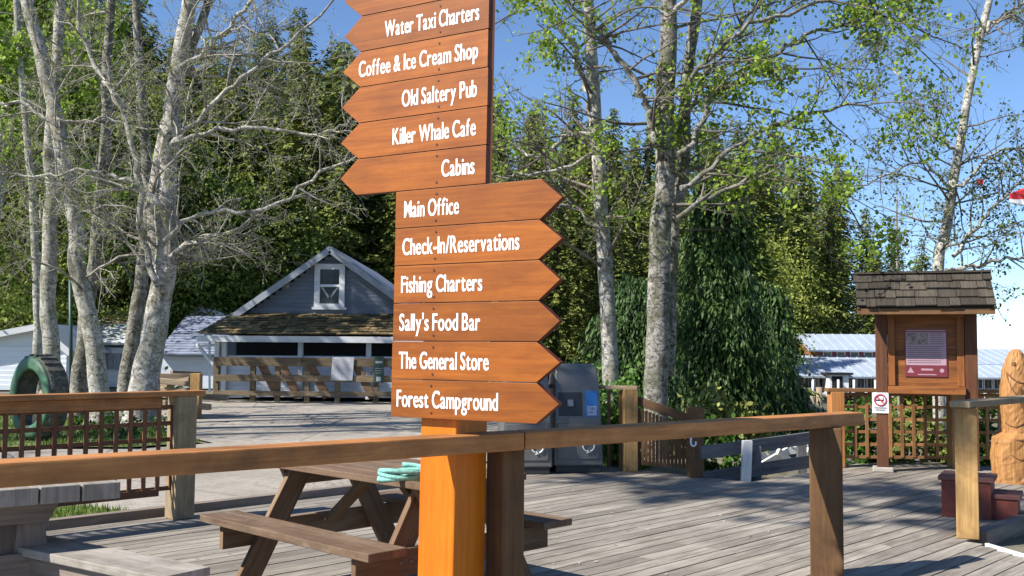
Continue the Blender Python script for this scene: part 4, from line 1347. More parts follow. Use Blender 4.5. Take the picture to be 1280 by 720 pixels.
# ================================================================== TREES
def catmull(pts, rad, n):
    pts = [V(p) for p in pts]
    q = [pts[0] * 2 - pts[1]] + pts + [pts[-1] * 2 - pts[-2]]
    out = []; ro = []
    for i in range(1, len(q) - 2):
        for k in range(n):
            t_ = k / n
            a, b_, c_, d = q[i - 1], q[i], q[i + 1], q[i + 2]
            out.append(.5 * ((2 * b_) + (c_ - a) * t_ + (2 * a - 5 * b_ + 4 * c_ - d) * t_ ** 2 + (3 * b_ - a - 3 * c_ + d) * t_ ** 3))
            ro.append(rad[i - 1] * (1 - t_) + rad[i] * t_)
    out.append(pts[-1]); ro.append(rad[-1])
    return out, ro
def rv(r_):
    return V((r_.gauss(0, 1), r_.gauss(0, 1), r_.gauss(0, 1)))
def grow(tw, lf, p, d, L, r_, lvl, prm, rg):
    if lvl == 1 and 'clump' in prm:
        prm = dict(prm)
        if rg.random() < prm['clump']:
            prm['leafp'] = .85; prm['leafn'] = 5
        else:
            prm['leafp'] *= .4; prm['leafn'] = 2
    n = max(4, int(L / (.16 if lvl > 1 else .28)))
    n = min(n, 14)
    pts = [p.copy()]; rad = [r_]
    d = d.normalized()
    for i in range(n):
        d = (d + rv(rg) * prm['wig'] * (.7 + .3 * lvl) + ZU * prm['up'][min(lvl, 2)]).normalized()
        p = p + d * (L / n)
        pts.append(p.copy()); rad.append(max(.003, r_ * (1 - .8 * (i + 1) / n)))
    sides = (7, 5, 4, 3)[min(lvl, 3)]
    tw.tube(pts, rad, sides, cap=False)
    if lvl >= prm['max']:
        if lf is not None:
            for q in range(1, len(pts)):
                if rg.random() < prm['leafp']:
                    for _ in range(prm['leafn']):
                        lf.append(pts[q] + rv(rg) * prm['lsp'])
        return
    cnt = int(L * prm['dens'][min(lvl, 2)] + rg.random())
    for _ in range(cnt):
        t_ = rg.uniform(.18, 1)
        q = min(n - 1, int(t_ * n))
        base = pts[q].lerp(pts[q + 1], rg.random())
        dd = (pts[q + 1] - pts[q]).normalized()
        side = (rv(rg)); side -= dd * side.dot(dd); side.normalize()
        nd = dd * rg.uniform(.35, 1.0) + side * rg.uniform(.6, 1.0)
        grow(tw, lf, base, nd, L * rg.uniform(.28, .55) * (1.1 - .45 * t_), max(.0034, rad[q] * rg.uniform(.34, .55)), lvl + 1, prm, rg)
def tree(name, label, stems, prm, barkm, twigm, leafm, leafsize, seed, limbs=(), group=None, cat='tree', n_limb=16, zlimb=(2.5, 12), base=None, bias=None, reach=(1.4, 3.6)):
    """stems: list of (points, radii); limbs: explicit (points, radii) ; the rest of the crown is grown"""
    rg = random.Random(seed)
    b0 = V(stems[0][0][0])
    root = thing(name, b0, label, cat, group)
    tk = MB(); tw = MB(); lf = []
    for si, (pts, rad) in enumerate(stems):
        cp, cr = catmull(pts, rad, 7)
        cp2 = []; cr2 = []
        for i, (p, r_) in enumerate(zip(cp, cr)):
            wob = V((noise.noise((p.z * 1.1, seed, si)), noise.noise((p.z * 1.1, seed + 9, si)), 0)) * r_ * .35
            cp2.append(p + wob); cr2.append(r_ * (1 + .12 * noise.noise((p.z * 2.3, seed + 4, si))))
        if si == 0:
            cr2[0] *= 1.35; cr2[1] *= 1.15
        tk.tube(cp2, cr2, 14)
        idx = [i for i, p in enumerate(cp2) if zlimb[0] < p.z - b0.z < zlimb[1]]
        if not idx:
            continue
        for _ in range(n_limb if si == 0 else int(n_limb * .7)):
            i = rg.choice(idx)
            p = cp2[i]
            an = rg.random() * 2 * math.pi
            d = V((math.cos(an), math.sin(an), rg.uniform(-.05, .9)))
            if bias and rg.random() < .6:
                d += V(bias)
            hfrac = (p.z - b0.z) / zlimb[1]
            L = rg.uniform(*reach) * (1.15 - .5 * hfrac)
            grow(tw, lf, p, d, L, min(cr2[i] * .4, .009 + L * .009), 0, prm, rg)
    for pts, rad in limbs:
        cp, cr = catmull(pts, [q * .78 for q in rad], 5)
        cp = [p + rv(rg) * min(.05, .35 * c_ + .02) for p, c_ in zip(cp, cr)]
        tk.tube(cp, cr, 9)
        for i in range(1, len(cp) - 1):
            if rg.random() < .75:
                dd = (cp[i + 1] - cp[i]).normalized(); side = rv(rg); side -= dd * side.dot(dd); side.normalize()
                if bias and rg.random() < .5:
                    side += V(bias)
                L = rg.uniform(.6, 1.8)
                grow(tw, lf, cp[i], dd * .6 + side, L, min(cr[i] * .6, .008 + L * .01), 1, prm, rg)
        grow(tw, lf, cp[-1], cp[-1] - cp[-2], rg.uniform(.8, 1.6), cr[-1], 1, prm, rg)
    tk.build('trunk', barkm, root)
    tw.build('branches', twigm, root)
    if lf and leafm:
        leaves('foliage', lf, leafsize, leafm, root, 0, .5)
    return root
def px_stem(path, Y, rpx, base_z=None, extra=None, dy=0.0):
    """pixel trace of a trunk at distance Y -> points, radii"""
    pts = [P(x, y, Y + dy * i) for i, (x, y) in enumerate(path)]
    if base_z is not None:
        pts[0].z = base_z
    rad = [r_ * Y / F / 2 for r_ in rpx]
    if extra:
        last = pts[-1]; d = (pts[-1] - pts[-2]).normalized()
        for k, (len_, rf) in enumerate(extra):
            d = (d * .8 + ZU * .4).normalized()
            last = last + d * len_; pts.append(last); rad.append(rad[-1] * rf)
    return pts, rad
BARE = dict(wig=.19, up=(.02, .01, -.01), max=3, dens=(4.2, 6.2, 7.5), leafp=.34, leafn=1, lsp=.03)
LEAFY = dict(wig=.15, up=(.01, -.01, -.05), max=3, dens=(3.4, 5.0, 5.5), leafp=.5, leafn=2, lsp=.06, clump=.33)
SPARSE = dict(wig=.16, up=(.03, .0, -.02), max=3, dens=(3.2, 4.8, 5.5), leafp=.5, leafn=2, lsp=.05)
GB = 'bare pale barked trees on the left lawn'
Y3 = 18.0
tree('birch_tree', 'thickest pale trunk of the left group, forking left of the porch house',
     [px_stem([(176, 532), (182, 470), (194, 411), (205, 345), (208, 250), (211, 187), (218, 125), (226, 62), (238, 0)], Y3, [44, 34, 30, 28, 25, 23, 21, 20, 18], -.06, [(1.6, .75), (1.6, .65), (1.5, .5)]),
      px_stem([(200, 360), (193, 290), (194, 240), (205, 170), (222, 100), (255, 20)], Y3 + .25, [18, 18, 17, 15, 13, 11], None, [(1.5, .7), (1.5, .5)])],
     BARE, M['bark'], M['twig'], M['leafbud'], .035, 11,
     limbs=[px_stem([(196, 362), (181, 300), (171, 200), (146, 125), (126, 92), (93, 27)], Y3 - .3, [11, 11, 10, 9, 8, 6]),
            px_stem([(204, 345), (222, 311), (252, 299), (300, 285)], Y3 - .2, [9, 8, 6, 4]),
            px_stem([(212, 195), (240, 156), (292, 108), (340, 70), (400, 20)], Y3 - .4, [10, 8, 7, 6, 4]),
            px_stem([(214, 180), (262, 165), (330, 160), (400, 168), (440, 150)], Y3 - .6, [8, 7, 6, 5, 3]),
            px_stem([(205, 300), (250, 268), (330, 262), (400, 215), (440, 200)], Y3 - 1.0, [8, 7, 6, 5, 3]),
            px_stem([(206, 260), (150, 222), (100, 215), (30, 222)], Y3 - 1.2, [8, 7, 5, 4]),
            px_stem([(222, 90), (262, 58), (287, 36), (318, -5)], Y3 - .2, [9, 8, 7, 6])], group=GB, n_limb=17, zlimb=(2.6, 10), reach=(1.2, 3.2))
tree('birch_tree', 'pale trunk leaning left, base just left of the thick forked one',
     [px_stem([(124, 535), (122, 483), (119, 439), (108, 383), (95, 328), (96, 292), (80, 200), (67, 137), (50, 62), (33, 0)], 19.0, [30, 24, 22, 21, 20, 19, 18, 17, 16, 14], -.06, [(1.5, .7), (1.5, .6), (1.2, .5)])],
     BARE, M['bark'], M['twig'], M['leafbud'], .035, 12,
     limbs=[px_stem([(70, 150), (100, 152), (140, 148), (170, 160)], 18.8, [6, 5, 4, 3]),
            px_stem([(72, 160), (40, 135), (0, 130), (-40, 120)], 18.5, [6, 6, 5, 4])], group=GB, n_limb=13, zlimb=(2.5, 10), reach=(1.2, 3.0))
tree('birch_tree', 'straight white trunk behind the green tyre',
     [px_stem([(67, 530), (65, 439), (60, 383), (62, 300), (66, 240), (62, 180), (70, 90), (76, 0)], 20.0, [24, 20, 19, 18, 16, 15, 13, 12], -.06, [(1.5, .7), (1.5, .5)])],
     BARE, M['bark'], M['twig'], M['leafbud'], .035, 13, group=GB, n_limb=12, zlimb=(2.5, 10), reach=(1.0, 2.6))
tree('birch_tree', 'slim trunk rising right from behind the leaning one',
     [px_stem([(97, 532), (99, 470), (112, 370), (124, 270), (134, 150), (132, 100), (140, 0)], 20.6, [24, 20, 17, 15, 14, 12, 10], -.06, [(1.5, .7), (1.2, .5)])],
     BARE, M['barkdark'], M['twig'], M['leafbud'], .035, 14, group=GB, n_limb=14, zlimb=(2.5, 10), reach=(1.0, 2.6))
tree('birch_tree', 'grey trunk close behind the thick forked one',
     [px_stem([(155, 528), (158, 470), (172, 383), (181, 320), (186, 240), (176, 120), (170, 0)], 20.2, [24, 19, 17, 16, 15, 12, 10], -.06, [(1.5, .7), (1.2, .5)])],
     BARE, M['barkdark'], M['twigdark'], M['leafbud'], .035, 15, group=GB, n_limb=14, zlimb=(2.5, 10), reach=(1.0, 2.6))
tree('birch_tree', 'thinnest trunk of the left group, left of the white trunk',
     [px_stem([(48, 520), (47, 400), (45, 340), (40, 240), (30, 130), (20, 0)], 23.0, [12, 10, 10, 9, 8, 7], -.06, [(1.2, .6)])],
     BARE, M['bark'], M['twigdark'], M['broad'], .04, 16, group=GB, n_limb=12, zlimb=(2.0, 9), reach=(1.0, 2.4))

YB = 14.2
tree('alder_tree', 'big double trunked alder leafing out beside the drooping cedar',
     [px_stem([(818, 512), (820, 470), (823, 400), (826, 287), (831, 235), (831, 144), (835, 54), (836, 0)], YB, [34, 30, 28, 27, 25, 24, 22, 20], -.3, [(1.3, .8), (1.3, .7), (1.2, .5)]),
      px_stem([(834, 470), (838, 400), (841, 287), (853, 217), (855, 144), (860, 90), (867, 36), (872, 0)], YB + .35, [16, 16, 16, 17, 16, 15, 14, 13], None, [(1.3, .8), (1.2, .6)])],
     LEAFY, M['barkdark'], M['twigdark'], M['leaf'], .058, 21,
     limbs=[px_stem([(824, 200), (812, 152), (802, 119), (773, 76), (755, 43), (726, 22), (708, -10)], YB - .25, [12, 11, 10, 9, 8, 6, 5]),
            px_stem([(856, 190), (889, 126), (925, 95), (982, 60), (1050, 30), (1110, 20)], YB - .5, [10, 9, 8, 6, 5, 4]),
            px_stem([(858, 150), (880, 95), (903, 54), (940, 10), (965, -30)], YB - .2, [9, 8, 7, 6, 4]),
            px_stem([(852, 240), (914, 185), (982, 150), (1040, 135), (1090, 128)], YB - .9, [9, 8, 6, 5, 3]),
            px_stem([(850, 270), (900, 240), (960, 210), (1010, 215), (1050, 240)], YB - 1.2, [8, 7, 5, 4, 3]),
            px_stem([(862, 100), (920, 40), (1000, 10), (1080, -10), (1130, 40)], YB - .8, [8, 7, 6, 5, 3]),
            px_stem([(836, 20), (880, -20), (960, -35), (1040, -20)], YB - .4, [9, 7, 5, 4])],
     n_limb=9, zlimb=(3.0, 9), bias=(1.8, -.2, 0), reach=(1.0, 2.6))
tree('alder_tree', 'slender pale alder trunk between the signpost and the double alder',
     [px_stem([(765, 500), (763, 479), (761, 411), (756, 325), (750, 250), (746, 180), (741, 90), (735, 0)], 15.5, [24, 21, 20, 19, 18, 17, 16, 14], -.3, [(1.3, .8), (1.3, .6), (1.0, .5)])],
     dict(LEAFY, leafp=.2, leafn=2, clump=.1), M['bark'], M['twigdark'], M['leaf'], .055, 22,
     limbs=[px_stem([(748, 160), (733, 119), (723, 72), (697, 32), (675, -4)], 15.2, [11, 10, 9, 8, 6]),
            px_stem([(744, 172), (706, 172), (672, 198), (640, 182), (614, 155)], 15.0, [7, 6, 6, 5, 4]),
            px_stem([(750, 190), (690, 215), (640, 222), (612, 215)], 14.8, [6, 5, 5, 3]),
            px_stem([(752, 290), (720, 262), (690, 262), (650, 290)], 15.0, [6, 5, 4, 3])],
     n_limb=14, zlimb=(2.8, 8.5), bias=(-.5, 0, 0), reach=(.9, 2.6))
tree('birch_tree', 'slender leaning birch behind the kiosk at right',
     [px_stem([(1172, 420), (1172, 345), (1180, 300), (1189, 247), (1198, 192), (1212, 110), (1230, 27), (1239, -10)], 20, [16, 14, 13, 12, 11, 10, 9, 8], -1.4, [(1.2, .7), (1.2, .5)])],
     SPARSE, M['bark'], M['twigdark'], M['leafdull'], .055, 23,
     limbs=[px_stem([(1230, 35), (1250, 24), (1275, 6), (1300, -8)], 19.9, [7, 6, 5, 4]),
            px_stem([(1196, 320), (1221, 284), (1253, 247), (1290, 215)], 19.6, [7, 6, 5, 4]),
            px_stem([(1190, 240), (1220, 215), (1245, 190), (1290, 185)], 19.7, [6, 5, 4, 3]),
            px_stem([(1180, 335), (1210, 335), (1250, 325), (1300, 318)], 19.5, [6, 6, 5, 4]),
            px_stem([(1198, 190), (1170, 170), (1140, 120), (1120, 90)], 19.6, [5, 4, 3, 2]),
            px_stem([(1190, 235), (1150, 205), (1100, 225), (1060, 235)], 19.4, [5, 4, 3, 2])],
     n_limb=24, zlimb=(3.2, 9.5), bias=(.2, -.1, 0), reach=(1.0, 2.4))
tree('sapling', 'thin bare sapling rising left of the kiosk roof',
     [px_stem([(1122, 430), (1122, 350), (1121, 290), (1121, 245)], 24, [4, 3, 2.5, 1.5], -1.4)],
     dict(SPARSE, max=2), M['barkdark'], M['twigdark'], M['leafdull'], .05, 24, n_limb=14, zlimb=(2.5, 6), reach=(.4, .9), cat='sapling')

# ---- conifers
def conifer_mesh(h, rmax, seed, needle, dens=1.0, droop=.35, bare=.05, step=1.0):
    rg = np.random.default_rng(seed)
    q = []; tn = []
    z = h * bare
    while z < h * .985:
        f = z / h
        r_ = rmax * (1 - f) ** .7 * rg.uniform(.6, 1.12) + .15
        nb = max(4, int(9 * dens * (1 - f * .4)))
        ph = rg.uniform(0, 6.28)
        for k in range(nb):
            a = ph + 6.283 * k / nb + rg.uniform(-.4, .4)
            L = r_ * rg.uniform(.5, 1.15)
            ns = max(3, int(L / .19 * dens))
            tb = rg.uniform(.1, .9)
            dr = droop * rg.uniform(.6, 1.5)
            for s_ in range(ns):
                t_ = (s_ + rg.uniform(.2, 1)) / ns
                rr_ = L * t_
                zz = z - dr * L * t_ * t_ + .12 * L * t_ + rg.uniform(-.06, .06)
                for sd in (-1, 1):
                    ln = rg.uniform(.22, .58) * (1.1 - .4 * t_) * min(1, L + .2)
                    a2 = a + sd * rg.uniform(.2, 1.0)
                    c_ = np.array([math.cos(a) * rr_, math.sin(a) * rr_, zz])
                    d = np.array([math.cos(a2), math.sin(a2), rg.uniform(-.8, .05)])
                    wv = np.array([-math.sin(a2), math.cos(a2), rg.uniform(-.7, .7)]) * ln * rg.uniform(.16, .30)
                    q.append([c_, c_ + d * ln * .55 + wv, c_ + d * ln, c_ + d * ln * .5 - wv])
                    tn.append(min(1, max(0, tb + rg.uniform(-.3, .3))))
        z += step * h * rg.uniform(.010, .017) * (1.15 - .4 * f)
    o = raw_mesh('crown', np.array(q), 4, tn, needle)
    me = o.data
    bpy.data.objects.remove(o)
    tb = MB(); tb.tube([(0, 0, -.5), (0, 0, h * .5), (0, 0, h * .96)], [h * .014, h * .008, .02], 7)
    o2 = tb.build('trunk', M['conbark']); me2 = o2.data
    bpy.data.objects.remove(o2)
    return me, me2
CV = [conifer_mesh(17, 3.6, 1, M['needle']), conifer_mesh(19, 3.5, 2, M['needle2']), conifer_mesh(15, 3.7, 3, M['needle'], droop=.5),
      conifer_mesh(18, 4.1, 4, M['needle2'], droop=.45), conifer_mesh(13, 3.2, 5, M['needle'])]
GF = 'conifers of the hillside forest'
KIND = ['dark', 'olive', 'dark drooping', 'broad olive', 'short dark']
def place_conifer(x, y, k, s, label=None, group=GF):
    r = thing('conifer_tree', (x, y, ground_z(x, y) - .2), label or '%s conifer in the dense hillside forest' % KIND[k], 'conifer', group)
    r.scale = (s * 1.0, s * 1.0, s); r.rotation_euler = (0, 0, rnd.random() * 6.28)
    for nm, me in (('crown', CV[k][0]), ('trunk', CV[k][1])):
        c_ = bpy.data.objects.new(nm, me); COL.objects.link(c_); c_.parent = r
SKY = [(-100, -90), (0, -60), (120, -20), (180, 20), (240, 55), (330, 62), (400, 48), (470, 55), (560, 110), (620, 142), (700, 150), (780, 158), (860, 175), (940, 190), (1000, 215), (1050, 240), (1090, 290), (1130, 320), (1165, 335), (1210, 400), (1260, 425)]
def skyline(px):
    for (a, ya), (b_, yb) in zip(SKY, SKY[1:]):
        if a <= px <= b_:
            return ya + (yb - ya) * (px - a) / (b_ - a)
    return SKY[0][1] if px < 0 else 430
rows = [(45, 2.2), (50, 2.2), (56, 2.4), (63, 2.7), (71, 2.9), (80, 3.0), (88, 3.0)]
for ri, (Y, sp) in enumerate(rows):
    px = -60 + rnd.uniform(0, 30)
    while px < 1190:
        y = Y + rnd.uniform(-2.2, 2.2)
        x = (px - 640) / F * y
        top = P(px, skyline(px) + [100, 66, 40, 14, -2, -16, -24][ri] * rnd.uniform(.2, 1.6), y).z
        need = top - ground_z(x, y) + .2
        k = rnd.randrange(5)
        hts = (17, 19, 15, 18, 13)
        if need > 4 and not (Y < 70 and px + 3.9 / Y * F > 1000):
            place_conifer(x, y, k, max(.35, min(1.6, need / hts[k] * rnd.uniform(.92, 1.08))))
        px += sp / y * F * rnd.uniform(.75, 1.25)

# a pale larch and dry brush to the right of the cedar
CV.append(conifer_mesh(9, 2.6, 9, M['needle3'], 1.5, .25)); KIND.append('pale')
for px, Y, s, lb in ((985, 72, 1.15, 'pale yellow green conifer right of the drooping cedar'), (940, 40, .85, 'second pale green conifer, close behind the drooping cedar'), (1142, 40, .62, 'small bright conifer tip beside the leaning birch')):
    x = (px - 640) / F * Y
    place_conifer(x, Y, 5, s, lb, None)

# ---- drooping cedar
def cedar(name, label, base, h, rmax, seed, material, n_lvl=60, asym=None):
    rg = np.random.default_rng(seed)
    root = thing(name, base, label, 'cedar')
    q = []; tn = []
    br_ = MB()
    b0 = np.array(tuple(base))
    for lv in range(n_lvl):
        f = lv / n_lvl
        z = h * (.02 + .95 * f)
        for k in range(7):
            a = rg.uniform(0, 6.283)
            L = (rmax * (1 - f) ** .6 * (.62 + .38 * min(1, f / .25)) * rg.uniform(.35, 1.35) * (1 + .3 * math.sin(a * 3 + z * 2.2)) + .12)
            if asym:
                L *= 1 + asym[0] * math.cos(a - asym[1])
            n = 9
            pts = []
            for s_ in range(n + 1):
                t_ = s_ / n
                pts.append(np.array([math.cos(a) * L * t_, math.sin(a) * L * t_, max(.05, z + .25 * L * t_ - .75 * L * t_ * t_)]))
            br_.tube([V(b0 + p) for p in pts], [.02 * (1 - i / n) + .004 for i in range(n + 1)], 4, cap=False)
            tb = rg.uniform(.05, .95)
            for s_ in range(1, n + 1):
                for _ in range(26):
                    p = pts[s_] + rg.normal(0, .11, 3)
                    ln = rg.uniform(.06, .22)
                    aa = a + rg.normal(0, .9)
                    d = np.array([math.cos(aa) * .4, math.sin(aa) * .4, -rg.uniform(.25, 1.2)])
                    wv = np.array([-math.sin(aa + rg.normal(0, .6)), math.cos(aa), rg.normal(0, .2)]) * rg.uniform(.010, .030)
                    q.append(b0 + np.array([p - wv * .3, p + d * ln * .5 + wv, p + d * ln, p + d * ln * .5 - wv]))
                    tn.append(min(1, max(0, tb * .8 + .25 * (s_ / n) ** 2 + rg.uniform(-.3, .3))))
    tb = MB(); tb.tube([base, base + V((0, 0, h * .6)), base + V((0, 0, h))], [h * .022, h * .013, .015], 10); tb.build('trunk', M['conbark'], root)
    br_.build('branches', M['conbark'], root)
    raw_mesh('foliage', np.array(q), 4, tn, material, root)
    return root
def cbase(px, Y, z=None):
    x = P(px, 440, Y).x
    return V((x, Y, ground_z(x, Y) if z is None else z))
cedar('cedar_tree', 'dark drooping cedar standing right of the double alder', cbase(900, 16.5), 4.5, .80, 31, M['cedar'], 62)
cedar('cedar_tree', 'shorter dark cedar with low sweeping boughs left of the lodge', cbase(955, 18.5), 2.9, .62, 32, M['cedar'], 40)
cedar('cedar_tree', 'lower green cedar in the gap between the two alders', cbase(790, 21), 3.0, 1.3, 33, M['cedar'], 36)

# ---- shrubs
def shrub(name, label, c_, rx, ry, rz, n, size, material, seed, cat='shrub', group=None):
    rg = random.Random(seed)
    root = thing(name, (c_[0], c_[1], c_[2]), label, cat, group)
    pts = []; tn = []
    st = MB()
    clumps = []
    for _ in range(max(6, n // 90)):
        d = rv(rg).normalized()
        d.z = abs(d.z)
        k = rg.uniform(.45, 1.0)
        cl = V((c_[0] + d.x * rx * k, c_[1] + d.y * ry * k, c_[2] + d.z * rz * k * 1.0))
        clumps.append((cl, rg.random()))
        m_ = V((c_[0], c_[1], c_[2])).lerp(cl, .5) + rv(rg) * .04
        st.tube([V((c_[0], c_[1], c_[2])) + rv(rg) * .04, m_, cl], [.012, .008, .004], 4, cap=False)
    for _ in range(n):
        cl, tt = rg.choice(clumps)
        p = cl + V((rg.gauss(0, rx * .2), rg.gauss(0, ry * .2), rg.gauss(0, rz * .16)))
        if p.z < c_[2]:
            p.z = c_[2] + rg.random() * .1
        pts.append(p); tn.append(tt)
    st.build('stems', M['twigdark'], root)
    leaves('foliage', pts, size, material, root, tone=tn)
    return root
def gz(px, Y):
    x = P(px, 440, Y).x
    return (x, Y, ground_z(x, Y))
shrub('shrub', 'bright green bush beside the timber pile', gz(218, 24), .55, .5, .9, 1400, .09, M['shrub'], 41)
shrub('shrub', 'leafy bush growing through the fence beside the bins', gz(768, 13.0), .40, .35, .95, 1500, .075, M['shrub'], 42)
shrub('shrub', 'green bush at the foot of the slender alder', gz(790, 15.2), .6, .5, 1.0, 1300, .08, M['shrub'], 43)
shrub('shrub', 'low green bush left of the slender alder trunk', gz(740, 14.5), .5, .5, 1.2, 1000, .08, M['shrub'], 44)
shrub('shrub', 'dry brown brush beside the lodge roof', gz(1062, 74), 3.0, 1.6, 4.6, 2600, .2, M['dryshrub'], 45)
shrub('shrub', 'dark bush under the drooping cedar', gz(880, 14.8), .9, .6, .95, 1600, .075, M['needle2'], 46)
shrub('shrub', 'green bush by the lower end of the picket fence', gz(893, 12.6), .26, .25, .85, 700, .07, M['shrub'], 47)
GH = 'flowering hedge behind the kiosk lattice'
for i, (px, Y, h, lb) in enumerate(((1072, 13.4, .95, 'left hedge bush behind the kiosk lattice, left of the sign post'), (1128, 13.5, .85, 'middle hedge bush straight behind the kiosk panel'), (1178, 13.5, .8, 'hedge bush behind the lattice near its golden post'), (1236, 13.6, .95, 'hedge bush behind the lattice left of the carving'))):
    c_ = (P(px, 440, Y).x, Y, -.1)
    shrub('hedge_bush', lb, c_, .38, .3, h, 1100, .07, M['shrub'] if i % 3 == 0 else M['needle2'], 50 + i, 'hedge', GH)
for i, (px, Y) in enumerate(((1048, 50), (1066, 51), (1085, 50), (1098, 52), (1232, 50), (1252, 51))):
    c_ = (P(px, 440, Y).x, Y, -1.45)
    shrub('planter_bush', ['green planter bush before the lodge porch', 'green planter bush before the right lodge wing'][px > 1150], c_, .6, .4, .8, 320, .14, M['shrub'], 60 + i, 'bush', 'planter bushes before the lodge')
# low plants under the birches
for i, (px, Y) in enumerate(((110, 16.8), (140, 17.2), (160, 16.6), (205, 17.5))):
    shrub('flower_plant', ['low flowering plant at the birch roots, leftmost', 'low flowering plant between two birch roots', 'low plant with flowers before the grey trunk', 'low plant right of the thick forked trunk'][i], gz(px, Y), .25, .22, .35, 260, .05, M['shrub'], 70 + i, 'plant', 'plants under the birches')

# ---- leafy trees at the far left
def broad_tree(label, px, Y, h, cr, seed, material=None, n=30000, size=.17):
    rg = random.Random(seed)
    x = P(px, 440, Y).x
    z0 = ground_z(x, Y)
    root = thing('broadleaf_tree', (x, Y, z0), label, 'tree', 'leafy trees behind the left birches')
    tk = MB(); pts = []; tn = []
    top = V((x, Y, z0 + h))
    tk.tube([(x, Y, z0 - .1), (x + rg.uniform(-.3, .3), Y, z0 + h * .4), (x + rg.uniform(-.5, .5), Y, z0 + h * .9)], [.2, .14, .03], 8)
    for _ in range(75):
        zf = rg.uniform(.12, 1.0)
        a = rg.random() * 6.28
        rr_ = cr * math.sin(min(1, zf * 1.05) * math.pi * .9 + .25) * rg.uniform(.35, 1.05)
        cl = V((x + math.cos(a) * rr_, Y + math.sin(a) * rr_, z0 + h * zf))
        s0 = V((x, Y, z0 + h * max(.08, zf - .22)))
        tk.tube([s0, s0.lerp(cl, .5) + rv(rg) * .15, cl], [.05, .03, .01], 4, cap=False)
        t_ = rg.random(); rad = rg.uniform(.4, 1.0)
        for _ in range(n // 75):
            d = V((rg.gauss(0, rad), rg.gauss(0, rad), rg.gauss(0, rad * .55)))
            pts.append(cl + d); tn.append(t_)
    tk.build('trunk', M['conbark'], root)
    leaves('crown', pts, size, material or M['broad'], root, n6=False, tone=tn)
for i, (px, Y, h, cr, lb) in enumerate(((-10, 38, 14, 5.0, 'leafy green tree at the far left edge'), (95, 40, 13, 4.8, 'leafy green tree behind the leaning birch'), (175, 42, 12, 4.2, 'leafy tree behind the thick forked birch'), (270, 43, 8, 3.0, 'leafy tree above the blue roofed shed'), (20, 44, 17, 4.4, 'tallest leafy tree behind the left birches'), (345, 44, 7.5, 2.6, 'leafy tree around the utility pole'))):
    broad_tree(lb, px, Y, h, cr, 80 + i)

broad_tree('pale yellow green leafy tree behind the lodge roof', 985, 72, 8.6, 3.0, 97, M['palebroad'], 16000, .2)
broad_tree('pale bushy tree between the drooping cedar and the lodge', 955, 50, 6.8, 1.7, 98, M['palebroad'], 12000, .15)
# a tall leaning alder beside the camera whose branches shade the kiosk corner
tree('alder_tree', 'tall leaning alder left of the viewer, casting branch shadows on the deck',
     [([(-10.2, 9.6, -.06), (-10.1, 9.5, 4), (-9.9, 9.2, 8), (-10.0, 8.4, 10.4), (-9.8, 6.0, 11.4), (-9.2, 4.2, 12.4), (-8.8, 3.2, 13.2)], [.24, .2, .15, .10, .06, .05, .03])],
     dict(LEAFY, leafp=.6, leafn=3, clump=.8), M['bark'], M['twig'], M['leaf'], .12, 91, n_limb=42, zlimb=(11.2, 13.4), reach=(1.2, 2.8))
tree('alder_tree', 'bare alder left of the photo whose shadow crosses the walk',
     [([(-13.5, 13.0, -.06), (-13.4, 13.1, 4), (-13.2, 13.3, 9), (-13.0, 13.3, 13)], [.26, .22, .14, .04])],
     dict(BARE), M['bark'], M['twig'], M['leafbud'], .04, 92, n_limb=24, zlimb=(3, 13), reach=(1.8, 4.0))
tree('alder_tree', 'leafy alder left of the white trunk whose shadow falls on the porch house',
     [([(-13.6, 25.5, -.06), (-13.5, 25.6, 4), (-13.1, 25.7, 8), (-12.8, 25.8, 13)], [.3, .25, .16, .04])],
     dict(LEAFY, leafp=.6, leafn=3), M['bark'], M['twig'], M['leaf'], .12, 93, n_limb=34, zlimb=(4, 13), reach=(1.8, 4.4))

# ================================================================== FLAGS AND LITTER
def flag(label, p, wd, h, seed, two):
    b_ = MB()
    NXf, NZf = 14, 8
    for j in range(NZf + 1):
        for i in range(NXf + 1):
            x = wd * i / NXf; z = -h * j / NZf
            b_.v.append(p + V((x, .06 * math.sin(x * 11 + z * 4) * (i / NXf), z - .18 * x + .02 * math.sin(x * 9))))
    for j in range(NZf):
        for i in range(NXf):
            mi = 1 if (two and .27 < (i + .5) / NXf < .73) else 0
            b_.face([j * (NXf + 1) + i, (j + 1) * (NXf + 1) + i, (j + 1) * (NXf + 1) + i + 1, j * (NXf + 1) + i + 1], None, .5, mi, True)
    o = b_.build('flag', [M['flagred'], M['flagwhite']])
    return o
fp = P(1262, 241, 16)
fl = thing('flag', fp, 'red and white flag flying at the right edge', 'flag')
b_ = MB()
for j in range(9):
    for i in range(15):
        u_ = i / 14; v_ = j / 8
        q = P(1262, 246, 16) + V((u_ * .75, .07 * math.sin(u_ * 9 + v_ * 2) * u_, .30 * u_ + .05 - v_ * (.14 + .50 * u_)))
        b_.v.append(q)
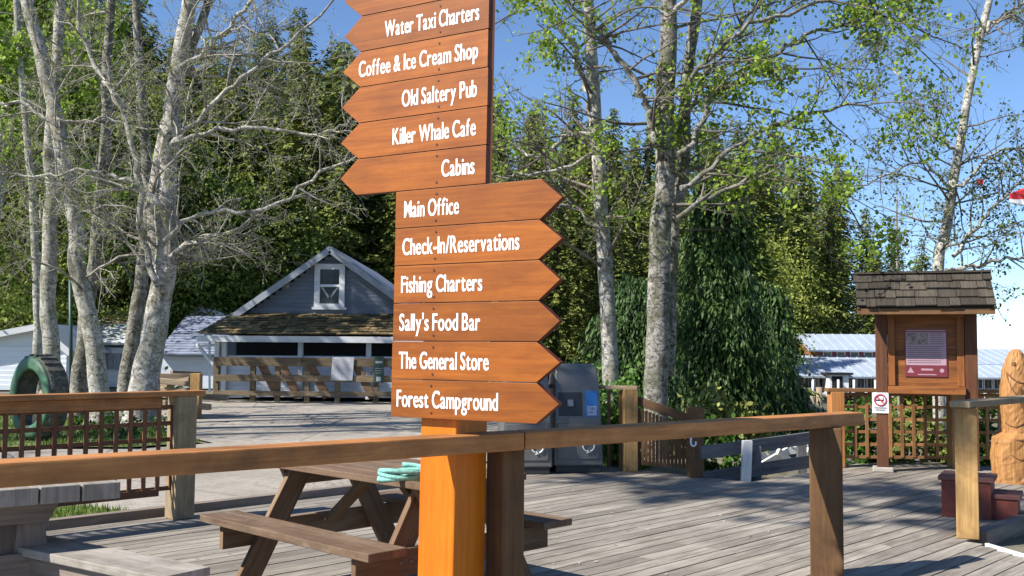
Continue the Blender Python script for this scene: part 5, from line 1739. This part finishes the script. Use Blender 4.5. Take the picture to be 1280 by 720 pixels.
for j in range(8):
    for i in range(14):
        u_ = (i + .5) / 14; v_ = (j + .5) / 8
        mi = 1 if (v_ > .66 or u_ > .6) else 0
        b_.face([j * 15 + i, (j + 1) * 15 + i, (j + 1) * 15 + i + 1, j * 15 + i + 1], None, .5, mi, True)
o = b_.build('cloth', [M['flagred'], M['flagwhite']], fl)
m_ = o.modifiers.new('thick', 'SOLIDIFY'); m_.thickness = .004
b_ = MB(); q = P(1262, 246, 16); b_.tube([q + V((.77, .0, .55)), q + V((.78, 0, -3.6))], .025, 10); b_.build('pole', M['white'], fl)
b_ = MB(); q = P(1225, 228, 34)
b_.v = [q + V((-.16, 0, .1)), q + V((.16, .03, .14)), q + V((.10, .02, -.12)), q + V((-.06, 0, -.10))]; b_.face([0, 3, 2, 1], None, .5)
o = b_.build('pennant', M['flagred']); m_ = o.modifiers.new('thick', 'SOLIDIFY'); m_.thickness = .004
tag(o, 'tiny red pennant among the twigs of the leaning birch', 'pennant')
pt_ = []
for _ in range(70):
    u_ = rnd.uniform(4, 9.6); v_ = rnd.uniform(3.5, 7.6)
    p = UV(u_, v_, .006)
    pt_.append(p)
o = leaves('fallen_petals', pt_, .035, M['petal'], None, n6=False)
for v_ in o.data.vertices:
    v_.co.z = .004 + (v_.co.z - .006) * .15 + .004
stuff(o)

pt_ = []
for _ in range(420):                                   # reddish leaf litter blown against the walk
    p = G(rnd.gauss(435, 45), rnd.gauss(598, 7))
    pt_.append(V((p.x, p.y, -.02)))
for _ in range(500):
    p = UV(rnd.uniform(3, 13), 0, 0)
    v_ = rnd.uniform(2.9, 8.1)
    if p.length < 100:
        q = UV(rnd.uniform(2, 9.8 if v_ > 5.9 else 13), v_, 0)
        if noise.noise(q * .9) > .05 or rnd.random() < .15:
            pt_.append(V((q.x, q.y, .006)))
o = leaves('leaf_litter', pt_, .03, M['litter'], None, n6=False)
me_ = o.data
zs = [p.z for p in pt_]
for i, f in enumerate(me_.polygons):
    for k in f.vertices:
        me_.vertices[k].co.z = zs[i] + .003 + (me_.vertices[k].co.z - zs[i]) * .12
stuff(o)
